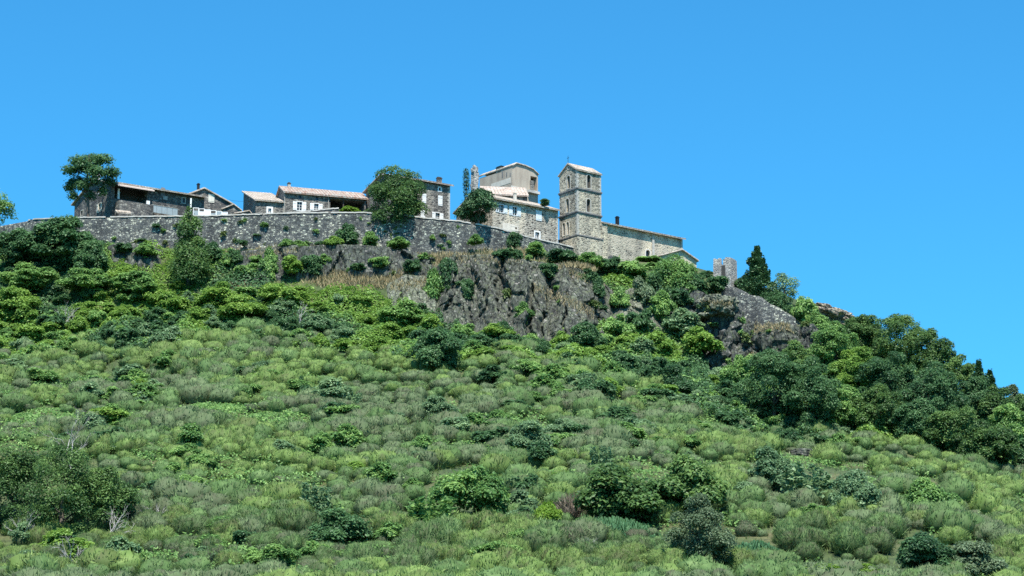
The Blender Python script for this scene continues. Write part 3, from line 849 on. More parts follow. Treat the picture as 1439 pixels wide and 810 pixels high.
# white terrace screen and post
S1 = House('terrace_screen', 271, 416, 305, 8, 'white panelled terrace screen standing on the rampart behind the pointed tree', 'screen', drop=.3)
L = S1.Lx(320, 1); hs = S1.Z(0, 0, 292)
for k in range(6):
    a, b = L * k / 6, L * (k + 1) / 6
    g = G(); h_ = hs - .12 * k
    g.box(a, a + .09, -.05, .05, 0, h_); g.box(b - .09, b, -.05, .05, 0, h_); g.box(a + .09, b - .09, -.05, .05, h_ - .1, h_); g.box(a + .09, b - .09, -.05, .05, 0, .12)
    pn = g.build('screen_panel', M['white'], S1.root)
    g = G()
    g.box(a + .09, b - .09, -.02, .02, .12, h_ - .1 - (.45 if k in (0, 1, 3) else 0)); g.build('infill', M['grey_panel' if k in (0, 3, 4) else 'white'], pn)
g = G(); g.box(-.55, -.3, -.1, .1, 0, S1.Z(-.4, 0, 279)); g.build('post', M['white'], S1.root)

def hut(px0, px1, pk, Y, py_e, py_k, py_b, alpha, label, mat='tile_pale', wall='dark_stone', name='garden_hut', W=3.0):
    h = House(name, px0, Y, py_b, alpha, label, 'hut', drop=.8)
    L = h.Lx(px1, 1); up = h.Lx(pk, 1); He = h.Z(0, 0, py_e); Hk = h.Z(up, 0, py_k); Hr = He if He < Hk else Hk - .4
    pr = [(0, He), (up, Hk), (L, Hr)]
    h.walls(L, W, pr, [(0, He), (W, He)], M[wall])
    h.roof('y', pr, W, M[mat], over=.3, gover=.3, t=.14)
    return h
hut(313, 338, 328, 421, 294.5, 288.5, 304, 14, 'small gabled hut with pale roof right of the white terrace screen')
hb = hut(331, 354, 350, 415, 301, 297.5, 306, 14, 'tiny low hut with pale sloping roof tucked before the annex house')

# --- B: annex and C: long red-roofed house
B = House('annex_house', 359, 419, 305, 16, 'small grey stone annex with sloping tile roof left of the red roofed house', 'house')
L = B.Lx(399, 3); W = B.Wy(341, 3); H = B.Z(0, 0, 282); rise = B.Z(0, W, 271) - H
w = B.hole('front', B.spot('front', 379, 297, 4.5, 8)); w2 = B.hole('left', B.spot('left', 350, 284, 2.5, 5))
B.walls(L, W, [(0, H), (L, H)], [(0, H), (W, H + rise)], M['grey_stone'], faces=('front', 'left'))
g = G(); g.box(0.01, L, W - .25, W - .02, -.5, H + rise - .12); g.box(L - .2, L, .02, W - .3, -.5, H); g.build('rear_wall', M['grey_stone'], B.root)
B.roof('x', [(0, H), (W, H + rise)], L, M['tile_pale'], over=.5, gover=.3)
B.window('front', w, mat=M['white'], trim=.3); B.window('left', w2, bars=False)
g = G(); g.tube([(L - .15, -.12, 0), (L - .15, -.12, H)], [.06, .06], 8); g.build('drainpipe', M['quoin'], B.root)

Ch = House('red_roofed_house', 400, 420, 303, 18, 'long house with red tile roof, white french shutters and a dark open loggia', 'house')
L = Ch.Lx(514, 3); W = 8.0; H = Ch.Z(0, 0, 270.5); rise = Ch.Z(0, W / 2, 263.5) - H
f1 = Ch.hole('front', Ch.spot('front', 421, 290, 7.5, 12)); f2 = Ch.hole('front', Ch.spot('front', 444.5, 291.5, 6.5, 10))
s1 = Ch.hole('front', Ch.spot('front', 421.5, 277.5, 4, 5)); s2 = Ch.hole('front', Ch.spot('front', 445.5, 279.5, 4, 5))
lg = Ch.hole('front', Ch.spot('front', 488, 288.5, 48, 14), 3.5)
Ch.walls(L, W, [(0, H), (L, H)], [(0, H), (W / 2, H + rise), (W, H)], M['grey_stone'])
Ch.roof('x', [(0, H), (W / 2, H + rise), (W, H)], L, M['tile_red'], over=.55, gover=.35)
for f in (f1, f2):
    Ch.window('front', f, mat=M['white'], trim=.1)
    for sd in (-1, 1): Ch.shutter('front', f[0] + sd * (f[2] / 2 + .42), f[1], .62, f[3] * 1.02, M['white'])
for f in (s1, s2): Ch.window('front', f, bars=False, trim=.08, mat=M['ledge'])
g = G(); g.box(lg[0] - lg[2] / 2, lg[0] + lg[2] / 2, 3.4, 3.48, lg[1] - lg[3] / 2, lg[1] + lg[3] / 2)
lo = g.build('loggia', M['dark_room'], Ch.root)
g = G(); g.box(lg[0] - lg[2] / 2 + 2.4, lg[0] - lg[2] / 2 + 2.6, .05, .3, lg[1] - lg[3] / 2, lg[1] + lg[3] / 2); g.build('post', M['wood'], lo)
for px in (399.5, 461): 
    g = G(); uu = Ch.Lx(px, 2); g.tube([(uu, -.1, 0), (uu, -.1, H)], [.06, .06], 8); g.build('drainpipe', M['quoin'], Ch.root)
g = G(); g.box(0, L, -.035, -.002, H - .75, H - .05); 
Ch.chimney(Ch.Lx(406, 8, W / 2), W / 2, H + rise - .3, H + rise + .75, .5, .5, M['quoin'])
# low pale-topped garden wall in front of it
long_wall('garden_wall', [(356, 303.5, 310, 414.5), (400, 301, 310, 414), (440, 297.5, 310, 414), (476, 293.5, 310, 414.5)], .5, M['dark_stone'],
          'low dark garden wall with pale tile top rising below the white french shutters', 'wall', coping=True, seed=9, deep=.3)

# --- D: tall house behind the round tree
D = House('tall_house', 560, 416, 308, 33, 'tall grey stone house with white shutters standing behind the big round tree', 'house')
L = D.Lx(632, 5); W = D.Wy(514, 5); H = D.Z(0, 0, 249); rise = W / 2 * .3
sp = [D.spot('front', 596, 279, 5.5, 13), D.spot('front', 618.5, 282.5, 6, 14), D.spot('front', 594, 302, 6, 13)]
wn = D.hole('front', D.spot('front', 615, 304, 6.5, 9))
ov = D.hole('front', D.spot('front', 618, 266, 3, 4.5), arch=True)
D.walls(L, W, [(0, H), (L, H)], [(0, H), (W / 2, H + rise), (W, H)], M['grey_stone'])
D.roof('x', [(0, H), (W / 2, H + rise), (W, H)], L, M['tile_pink'], over=.65, gover=.5)
for s_ in sp:
    for sd in (-1, 1): D.shutter('front', s_[0] + sd * s_[2] * .26, s_[1], s_[2] * .5, s_[3], M['white'])
D.window('front', wn, mat=M['white'], trim=.1)
for sd in (-1, 1): D.shutter('front', wn[0] + sd * (wn[2] / 2 + .4), wn[1], .58, wn[3] * 1.05, M['white'])
D.window('front', ov, arch=True, mat=M['white'], trim=.22, bars=False)
uu = D.Lx(617, 9, 2); D.chimney(uu, 2.0, H, D.Z(uu, 2, 251.5), .9, .5, M['grey_stone'])
D.quoins([(L, 0, 0, H, -1, 1)])

# --- E: warm stone house below the castle
E = House('shuttered_house', 692, 418, 318, 35, 'warm rubble stone house with pale blue shutters between dark tree and bell tower', 'house', drop=4.5)
L = E.Lx(784, 4); W = E.Wy(641, 4); H = E.Z(0, 0, 279); rise = W / 2 * .40
d1 = E.hole('front', E.spot('front', 704.5, 293.5, 6.5, 11)); d2 = E.hole('front', E.spot('front', 723.5, 297, 6.5, 12))
d3 = E.hole('front', E.spot('front', 755, 331.5, 6, 10)); d4 = E.hole('front', E.spot('front', 722, 320.5, 9, 3)); d5 = E.hole('left', E.spot('left', 652, 305, 3, 10))
E.walls(L, W, [(0, H), (L, H)], [(0, H), (W / 2, H + rise), (W, H)], M['warm_stone'])
E.roof('x', [(0, H), (W / 2, H + rise), (W, H)], L, M['tile_pale'], over=.7, gover=.4)
for d in (d1, d2):
    E.window('front', d, mat=M['shutter_blue'], trim=.09)
    for sd in (-1, 1): E.shutter('front', d[0] + sd * (d[2] / 2 + .45), d[1], .68, d[3] * 1.05, M['shutter_blue'])
sp = E.spot('front', 757, 303.5, 8, 14)
for sd in (-1, 1): E.shutter('front', sp[0] + sd * sp[2] * .26, sp[1], sp[2] * .5, sp[3], M['shutter_blue'])
E.window('front', d3, mat=M['white'], trim=.22); E.window('front', d4, bars=False, mat=M['plaster_patch'], trim=.3); E.window('left', d5, bars=False)
su = E.Lx(691, 5); E.slab('render_patch', 'front', E.Lx(715, 5), E.Z(E.Lx(715, 5), 0, 322), 2.8, 2.0, -.02, .03, M['plaster_patch'])
E.quoins([(L, 0, 0, H, -1, 1)])
uu = E.Lx(724, 10, 1.5); E.chimney(uu, 1.6, H, E.Z(uu, 1.6, 272.5), .5, .4, M['plaster_patch'], M['plaster_patch'])

# --- F: plastered tower house above, with lean-to
Fh = House('plastered_house', 720, 438, 275, 40, 'tall tan plastered house with curved roofline rising above the shuttered house', 'house', drop=6)
L = Fh.Lx(756, 9); W = Fh.Wy(674, 9); H = Fh.Z(0, 0, 233.5)
fr = [(0, H), (Fh.Lx(725, 10), Fh.Z(Fh.Lx(725, 10), 0, 230.5)), (Fh.Lx(738, 10), Fh.Z(Fh.Lx(738, 10), 0, 234)), (Fh.Lx(749, 10), Fh.Z(Fh.Lx(749, 10), 0, 239)), (L, Fh.Z(L, 0, 246))]
Hl = Fh.Z(0, W, 249)
lf = [(0, H), (Fh.Wy(699, 10), H - .05), (Fh.Wy(700, 10), H - .35), (W, min(Hl, H - .3))]
lg = Fh.hole('front', Fh.spot('front', 750, 258, 9, 19), 2.2)
Fh.walls(L, W, fr, lf, M['plaster'], faces=('front', 'left'))
g = G(); g.box(L - .15, L, .02, W, 0, fr[-1][1] - .1); g.box(.02, L - .2, W - .2, W, 0, fr[-1][1] - .1); g.build('rear_wall', M['plaster'], Fh.root)
Fh.roof('y', fr, W, M['tile_pale'], over=.12, gover=.25, t=.16)
g = G(); g.box(lg[0] - lg[2] / 2, lg[0] + lg[2] / 2, 2.1, 2.18, lg[1] - lg[3] / 2, lg[1] + lg[3] / 2); lo = g.build('balcony_recess', M['dark_room'], Fh.root)
pu, pz, pw, ph = Fh.spot('front', 747, 261, 5, 13); Fh.slab('balcony_pier', 'front', pu, pz, pw, ph, -.5, .25, M['grey_stone'])
pu, pz, pw, ph = Fh.spot('front', 748, 271, 15, 4); Fh.slab('balcony', 'front', pu, pz, pw, .5, -.02, .7, M['coping'])
pu, pz, pw, ph = Fh.spot('left', 704, 258, 27, 7.5); Fh.slab('render_patch', 'left', pu, pz, pw, ph, -.01, .03, M['plaster_patch'])
pu, pz, pw, ph = Fh.spot('front', 729, 264.5, 22, 3); Fh.slab('plinth_band', 'front', pu, pz, pw, .35, -.01, .05, M['plaster_patch'])
for px in (706, 712, 717): 
    pu, pz, pw, ph = Fh.spot('left', px, 246, 1.2, 12); Fh.slab('rain_stain', 'left', pu, pz, .3, 1.6 - .05 * (px - 700), -.01, .012, M['ledge'])
vv = Fh.Wy(700.5, 11); Fh.chimney(.5, vv, H - .5, Fh.Z(.5, vv, 236.5), 1.0, 1.5, M['plaster'], M['iron'])

Lt = House('tiled_leanto', 680, 431, 283, 8, 'low building with pinkish tile roof at the foot of the plastered house', 'house', drop=3.5)
L = Lt.Lx(741, 3); H = Lt.Z(0, 0, 273.5); W = 4.2; rise = Lt.Z(0, W, 264.5) - H
Lt.walls(L, W, [(0, H), (L, H)], [(0, H), (W, H + rise)], M['grey_stone'], faces=('front', 'left', 'right'))
Lt.roof('x', [(0, H), (W, H + rise)], L, M['tile_pink'], over=.45, gover=.25)

# broken pier beside it
Pr = House('ruined_pillar', 667, 437, 272, 35, 'tall thin broken stone pillar left of the plastered house', 'ruin', drop=5)
h = Pr.Z(0, 0, 233)
g = G()
n = 9
for k in range(n):
    z0, z1 = h * k / n, h * (k + 1) / n
    dx = .12 * math.sin(k * 2.1); e = .06 * (k % 3)
    g.box(-.1 + dx * .3 - e, .85 + dx, -.02 - e * .5, 1.05 + dx * .5, z0 + (.002 if k else 0), z1 - (0 if k < n - 1 else .35))
g.box(-.1, .3, 0, .5, h - .35, h + .1); g.box(.35, .8, .2, .9, h - .35, h - .05)
ragged(g.build('shaft', M['ruin'], Pr.root), .12, 1.1, 2)

# --- H: church with bell tower
T = House('church', 811.5, 425, 352, 37, 'stone church with square gabled bell tower and long low nave', 'church', drop=5)
Lt_ = T.Lx(845, 9); Wt = T.Wy(786.5, 9); H = T.Z(0, 0, 239); rise = T.Z(0, Wt / 2, 231.5) - H
z1, z2, z3 = T.Z(0, 0, 264.5), T.Z(0, 0, 297.5), T.Z(0, 0, 330.5)
ws = []
for fc, px, py, wp, hp in (('left', 799, 256, 4.2, 18), ('left', 797.5, 289, 4.2, 19), ('front', 827.5, 255.5, 5.4, 19), ('front', 827, 289, 5.4, 18.5)):
    ws.append((fc, T.hole(fc, T.spot(fc, px, py, wp, hp), .5, True)))
oc = T.hole('left', T.spot('left', 798.8, 236.3, 2.2, 3), .3, True)
tw = T.hole('left', T.spot('left', 792.4, 322.5, 3.2, 18, ), .4, True); tw2 = T.hole('left', T.spot('left', 798, 321, 3.2, 18), .4, True)
T.walls(Lt_, Wt, [(0, H), (Lt_, H)], [(0, H), (Wt / 2, H + rise), (Wt, H)], M['tower_stone'], name='tower_wall')
T.roof('x', [(0, H), (Wt / 2, H + rise), (Wt, H)], Lt_, M['tile_pale'], over=.3, gover=.2, name='tower_roof')
for z in (z1, z2, z3):
    g = G(); e = .2 if z != z3 else .3
    g.box(-e, Lt_ + e, -e, Wt + e, z - .1, z + .12); g.box(-e * .55, Lt_ + e * .55, -e * .55, Wt + e * .55, z - .3, z - .103)
    g.build('cornice', M['ledge'], T.root)
g = G(); g.box(-.22, Lt_ + .1, -.22, Wt + .1, -2, z3 - .31); g.build('tower_base', M['tower_stone'], T.root)
for fc, sp in ws: T.window(fc, sp, True, .16, bars=False, depth=.5, glass='dark_room')
T.window('left', oc, True, .16, bars=False, depth=.3, glass='dark_room')
for sp in (tw, tw2): T.window('left', sp, True, .14, bars=False, depth=.4, glass='dark_room', mat=M['plaster_patch'])
for qd in [(0, 0, z3 + .13, z2 - .31, 1, 1), (0, 0, z2 + .13, z1 - .31, 1, 1), (0, 0, z1 + .13, H - .05, 1, 1), (Lt_, 0, z2 + .13, z1 - .31, -1, 1), (Lt_, 0, z1 + .13, H - .05, -1, 1), (0, Wt, z3 + .13, z2 - .31, 1, -1)]: T.quoins([qd])
g = G(); zc = H + rise + .2; g.tube([(0, Wt / 2, zc - .1), (0, Wt / 2, zc + 1.5)], [.045, .035], 6)
g.box(-.03, .03, Wt / 2 - .3, Wt / 2 + .3, zc + 1.02, zc + 1.09); g.build('cross', M['iron'], T.root)
# nave
n0 = Lt_ + .002; v0 = .35
Ln = T.Lx(960, 2, v0) - n0; Wn = 9.5; Hn = T.Z(n0 + 1.5, v0, 315); rn = Wn / 2 * .33
zw = T.spot('front', 910.5, 357.5, 6, 12, v0)
T.hole('front', (zw[0] - n0, zw[1], zw[2], zw[3]), .35, True)
T.walls(Ln, Wn, [(0, Hn), (Ln, Hn)], [(0, Hn), (Wn / 2, Hn + rn), (Wn, Hn)], M['church_stone'], name='nave_wall', u0=n0, v0=v0, faces=('front', 'right', 'back'))
T.roof('x', [(0, Hn), (Wn / 2, Hn + rn), (Wn, Hn)], Ln - .3, M['tile_pale'], over=.75, gover=.3, name='nave_roof', u0=n0 + .3, v0=v0)
g = G()
outer = outline(zw[0], zw[1], zw[2] + .5, zw[3] + .5, True); inner = outline(zw[0], zw[1], zw[2] - .02, zw[3] - .02, True)
for i in range(len(inner)):
    a, b, c_, d_ = inner[i], inner[(i + 1) % len(inner)], outer[(i + 1) % len(inner)], outer[i]
    P3 = lambda q, d: Vector((q[0], v0 - d, q[1]))
    g.poly([P3(a, .05), P3(b, .05), P3(c_, .05), P3(d_, .05)]); g.poly([P3(d_, .05), P3(c_, .05), P3(c_, -.05), P3(d_, -.05)]); g.poly([P3(a, .05), P3(b, .05), P3(b, -.1), P3(a, -.1)])
wo_ = g.build('nave_window', M['plaster_patch'], T.root)
g = G(); g.poly([Vector((q[0], v0 + .33, q[1])) for q in outline(zw[0], zw[1], zw[2], zw[3], True)]); g.build('pane', M['glass'], wo_)
bu = T.Lx(842, 3); g = G(); g.box(n0 + .01, n0 + 1.35, v0 - .5, v0 - .002, -2, Hn - .25); g.build('buttress', M['tower_stone'], T.root)
pu = T.Lx(918, 2, v0); g = G(); g.box(pu - .25, pu + .25, v0 - .22, v0 - .002, -4, Hn - .2); g.build('pilaster', M['quoin'], T.root)
g = G(); g.box(n0 + Ln - .35, n0 + Ln + .04, v0 - .04, v0 + .4, -4, Hn - .05); g.build('nave_quoin', M['quoin'], T.root)
uu = T.Lx(868, 6, v0 + 2.5); T.chimney(uu, v0 + 2.5, Hn + .4, T.Z(uu, v0 + 2.5, 306.5), .55, .5, M['iron'], M['iron'])

An = House('gabled_outhouse', 922, 428, 366, 22, 'low stone outhouse with shallow gabled roof at the far right end of the church', 'house', drop=2)
L = An.Lx(979, 1); up = An.Lx(958, 2); He = An.Z(0, 0, 362); Hk = An.Z(up, 0, 352.5); Hr = An.Z(L, 0, 367)
pr = [(0, He), (up, Hk), (L, Hr)]
An.walls(L, 6, pr, [(0, He), (6, He)], M['church_stone'], faces=('front', 'left', 'right'))
An.roof('y', pr, 6, M['tile_pale'], over=.35, gover=.5, t=.16)

# --- I: stump of a ruined tower
I_ = House('ruined_tower', 1027, 411, 412, 62, 'hollow square stump of a ruined stone tower with broken top on the ridge', 'ruin', drop=3)
L = I_.Lx(1036.5, 4); W = I_.Wy(1003, 4); H = I_.Z(0, 0, 361)
g = G(); th = .55
def ragged_wall(fn, length, skip):
    n = max(4, int(length / .42))
    for k in range(n):
        a, b = length * k / n, length * (k + 1) / n
        top = H - random.choice((0, 0, .1, .3, .15)) - (1.3 if k in skip else 0)
        fn(a, b, top)
ragged_wall(lambda a, b, t: g.box(0, th, a, b, -2, t), W, (3,))
ragged_wall(lambda a, b, t: g.box(a, b, 0.001, th - .001, -2, t - .05), L, ())
ragged_wall(lambda a, b, t: g.box(a, b, W - th, W - .001, -2, t - .6), L, ())
ragged_wall(lambda a, b, t: g.box(L - th, L - .002, a, b, -2, t - .25), W, (1, 5))
o = g.build('wall', M['ruin'], I_.root); ragged(o, .09, 1.3, 4)
g = G()
zc, pc = I_.Z(0, 2, 392), 0
o2 = I_.slab('breach_shade', 'left', W * .42, I_.Z(0, W * .42, 381), .75, 1.9, -.02, .03, M['dark_room'])  # dark slab on the solid wall, coloured as the shade inside an opening
ragged(o2, .12, 2.0, 6)

# slack cable strung between the houses
g = G(); a, b = at(322, 281, 424), at(360, 280, 420)
g.tube([a.lerp(b, k / 8) + Vector((0, 0, -.35 * (1 - (k / 4 - 1) ** 2))) for k in range(9)], [.022] * 9, 5)
tag(g.build('power_cable', M['iron']), 'thin black cable strung between the gabled house and the annex', 'cable')
# ------------------------------------------------------------------ foliage
def leaf_quads(P, Nn, size, rg, aspect=.55, bend=.25):
    """folded leaf sprays at points P facing Nn: 4 vertices, 2 triangles each"""
    n = len(P)
    Nn = Nn / np.maximum(np.linalg.norm(Nn, axis=1, keepdims=True), 1e-6)
    r = rg.normal(size=(n, 3))
    t = np.cross(Nn, r); t /= np.maximum(np.linalg.norm(t, axis=1, keepdims=True), 1e-6)
    b = np.cross(Nn, t)
    s = (size * rg.uniform(.6, 1.3, n))[:, None]
    tip = P + t * s * .5 - Nn * s * bend * .5
    base = P - t * s * .5
    l = P + b * s * .5 * aspect + Nn * s * bend * .3
    r_ = P - b * s * .5 * aspect + Nn * s * bend * .3
    V = np.stack([base, r_, tip, l], 1).reshape(-1, 3)
    i = np.arange(n)[:, None] * 4
    T = np.concatenate([i + np.array([[0, 1, 2]]), i + np.array([[0, 2, 3]])], 1).reshape(-1, 3)
    return V, T

def crown_arrays(lobes, n, size, rg, up=.75, spread=.5, inner=.6, aspect=.6, hem=-.45):
    L = np.array(lobes, float)
    area = (L[:, 3] * L[:, 4] + L[:, 3] * L[:, 5] + L[:, 4] * L[:, 5])
    k = rg.choice(len(L), n, p=area / area.sum())
    d = rg.normal(size=(n, 3)); d /= np.linalg.norm(d, axis=1, keepdims=True)
    bad = d[:, 2] < hem; d[bad, 2] *= -1
    f = inner + (1.06 - inner) * rg.random(n) ** .6
    stray = rg.random(n) < .07      # sprays that stick out of the clump
    f = np.where(stray, rg.uniform(1.05, 1.32, n), f)
    P = L[k, :3] + d * L[k, 3:6] * f[:, None] + rg.normal(size=(n, 3)) * size * .25
    Nn = d / L[k, 3:6] * L[k, 3:6].mean(1, keepdims=True) + rg.normal(size=(n, 3)) * spread + np.array([0, 0, up])
    V, T = leaf_quads(P, Nn, size, rg, aspect)
    lobe_t = rg.uniform(-.24, .26, len(L))
    tone = np.clip(.5 + lobe_t[k] + rg.normal(size=n) * .17, 0, 1)
    return V, T, np.repeat(tone, 4)

def lobes_round(rg, w, h, z0, n, lobe=.36, squash=.8, flat=False, top=1.0):
    """lobes spread through an ellipsoid w wide and h high whose foot is at z0"""
    out = []
    for i in range(n):
        d = rg.normal(size=3); d /= np.linalg.norm(d)
        f = .3 + .5 * rg.random() ** .5
        p = d * np.array([w / 2, w / 2, h / 2]) * f * 1.05
        wz = 1 - .35 * max(0, p[2] / (h / 2)) * top
        r = lobe * w * .5 * rg.uniform(.65, 1.2)
        out.append((p[0] * wz, p[1] * wz, z0 + h / 2 + p[2], r, r, min(r * squash, h * .5)))
    out.append((0, 0, z0 + h * .48, w * .3, w * .3, h * .3))
    return out

def trunk_mesh(rg, h, r, lobes, limbs=7):
    g = G()
    lean = rg.uniform(-.04, .04, 2) * h
    pts = [(lean[0] * k * k, lean[1] * k * k, h * k - (.6 if k == 0 else 0)) for k in (0, .3, .6, 1)]
    g.tube(pts, [r * 1.25, r * .85, r * .65, r * .35], 8)
    order = rg.permutation(len(lobes))[:limbs]
    for j in order:
        c = lobes[j]
        k = rg.uniform(.35, .85)
        a = Vector((lean[0] * k * k, lean[1] * k * k, h * k)); b = Vector(c[:3])
        m_ = a.lerp(b, .5) + Vector((0, 0, .06 * h))
        g.tube([a, m_, b], [r * .42, r * .28, r * .1], 6)
    return g

def tree(name, px, Y, top_py, w_px, kind, mat, label, cat='tree', group=None, nleaf=5000, leaf=.45, base=None, zoff=0.0, crown_from=.18, nl=18, seed=None, squash=.85, lobe=.36):
    """a tree standing on the ground (or at base) whose top shows at top_py"""
    seed = seed if seed is not None else int(px * 7 + Y)
    rg = np.random.default_rng(seed)
    q = base if base is not None else stand(px, Y)
    q = q + Vector((0, 0, zoff))
    h = at(px, top_py, Y).z - q.z
    ppm = F / (Y * CP + q.z * SP)
    w = w_px / ppm
    root = tag(link(name, None, None, q, rg.uniform(0, 6.28) if kind != 'ledge' else 0), label, cat, group)
    if kind == 'round':
        z0 = h * crown_from
        lob = lobes_round(rg, w, h - z0, z0, nl, lobe, squash)
        V, T, tn = crown_arrays(lob, nleaf, leaf, rg)
        g = trunk_mesh(rg, z0 + (h - z0) * .55, max(.16, w * .035), lob)
    elif kind == 'fir':
        P = []; Nn = []; g = G(); g.tube([(0, 0, -.5), (0, 0, h * .5), (0, 0, h * .97)], [h * .03, h * .018, .03], 7)
        tiers = max(7, int(h * 1.1))
        for k in range(tiers):
            f = (k + .5) / tiers; z = h * (.05 + .95 * f); rad = w / 2 * (1 - f) ** .85 * rg.uniform(.7, 1.15) + .1
            nb = rg.integers(6, 9)
            a0 = rg.uniform(0, 6.28)
            for j in range(nb):
                a = a0 + j * 6.283 / nb + rg.uniform(-.25, .25); rr = rad * rg.uniform(.7, 1.1)
                g.tube([(0, 0, z), (math.cos(a) * rr * .9, math.sin(a) * rr * .9, z - rr * .22)], [.035, .012], 4)
                m_ = max(8, int(nleaf / tiers / nb))
                t = rg.random(m_) ** .65
                side = rg.normal(size=m_) * .34 * rr * (1.15 - t)
                P.append(np.c_[math.cos(a) * t * rr - math.sin(a) * side, math.sin(a) * t * rr + math.cos(a) * side, z - t * rr * .24 + (t ** 3) * .12 * rr + rg.normal(size=m_) * .28])
                Nn.append(np.c_[rg.normal(size=m_) * .5, rg.normal(size=m_) * .5, np.ones(m_)])
        P = np.concatenate(P); V, T = leaf_quads(P, np.concatenate(Nn), leaf, rg, .5)
        tn = np.repeat(np.clip(.5 + rg.normal(size=len(P)) * .2, 0, 1), 4)
    elif kind == 'column':
        lob = [(rg.normal() * .05, rg.normal() * .05, h * (.08 + .9 * k / 9), w / 2 * math.sin(math.pi * min(1, .25 + .8 * (1 - k / 9.5))) * .95 + .05, w / 2 * math.sin(math.pi * min(1, .25 + .8 * (1 - k / 9.5))) * .95 + .05, h * .09) for k in range(10)]
        V, T, tn = crown_arrays(lob, nleaf, leaf, rg, up=1.2)
        g = G(); g.tube([(0, 0, -.5), (0, 0, h * .9)], [.14, .04], 7)
    elif kind == 'pads':
        lob = []
        g = G(); lean = -w * .05
        g.tube([(0, 0, -.5), (lean * .4, 0, h * .35), (lean, 0, h * .62), (lean * .6, 0, h * .93)], [.3, .25, .18, .07], 8)
        spec = [(.0, .93, .3), (.22, .86, .28), (-.2, .86, .3), (.34, .74, .26), (-.05, .76, .36), (-.33, .72, .26), (.15, .66, .3), (-.24, .6, .28), (.3, .62, .2), (-.36, .5, .17), (-.3, .38, .15), (-.12, .48, .2), (.1, .54, .24), (.02, .36, .16), (.2, .46, .14)]
        for (dx, fz, r) in spec:
            yv = rg.uniform(-.25, .25) * w
            lob.append((dx * w, yv, fz * h, r * w * .64, r * w * .64, h * .068))
            g.tube([(lean * .8, 0, (fz - .1) * h), (dx * w * .6, yv * .6, (fz - .03) * h), (dx * w, yv, fz * h)], [.1, .07, .03], 5)
        V, T, tn = crown_arrays(lob, nleaf, leaf, rg, up=.8, inner=.1, hem=-.9)
        root.rotation_euler = (0, 0, 0)
    elif kind == 'cone':
        lob = []
        for k in range(26):
            f = rg.random() ** .8
            rad = w / 2 * (1 - f) ** .75
            a = rg.uniform(0, 6.28); rr = rad * .55 * rg.uniform(.4, 1.1)
            lob.append((math.cos(a) * rr, math.sin(a) * rr, h * (.1 + .84 * f), rad * .5 + .2, rad * .5 + .2, h * .1))
        V, T, tn = crown_arrays(lob, nleaf, leaf, rg, up=.5)
        g = trunk_mesh(rg, h * .8, max(.15, w * .03), lob)
    g.build('trunk', M['bark'], root)
    link('crown', tri_mesh('crown', V, T, M[mat], tn), root)
    return root

# --- templates for bushes
def bush_mesh(name, mat, seed, n=1500, leaf=.36, w=3.0, h=2.2, nl=12, lobe=.42, aspect=.6, squash=.8):
    rg = np.random.default_rng(seed)
    lob = lobes_round(rg, w, h * 1.15, -.15 * h, nl, lobe, squash)
    V, T, tn = crown_arrays(lob, n, leaf, rg, hem=-.2)
    return tri_mesh(name, V, T, M[mat], tn)

def spiky_mesh(name, mat, seed, n=26, h=2.4, w=2.2, leaf=.3, per=70):
    """upright shoots dressed with small leaves"""
    rg = np.random.default_rng(seed); P = []; Nn = []
    for k in range(n):
        a = rg.uniform(0, 6.28); r0 = w * .3 * rg.random() ** .5; out = rg.uniform(.1, .55); hh = h * rg.uniform(.55, 1.05)
        t = rg.random(per)
        x = math.cos(a) * (r0 + out * w * .4 * t ** 1.3); y = math.sin(a) * (r0 + out * w * .4 * t ** 1.3)
        wd = .22 * (1.1 - t)
        P.append(np.c_[x + rg.normal(size=per) * wd, y + rg.normal(size=per) * wd, t * hh]); Nn.append(rg.normal(size=(per, 3)) + [0, 0, .4])
    P = np.concatenate(P); V, T = leaf_quads(P, np.concatenate(Nn), leaf, rg, .45)
    return tri_mesh(name, V, T, M[mat], np.repeat(np.clip(.5 + rg.normal(size=len(P)) * .2, 0, 1), 4))

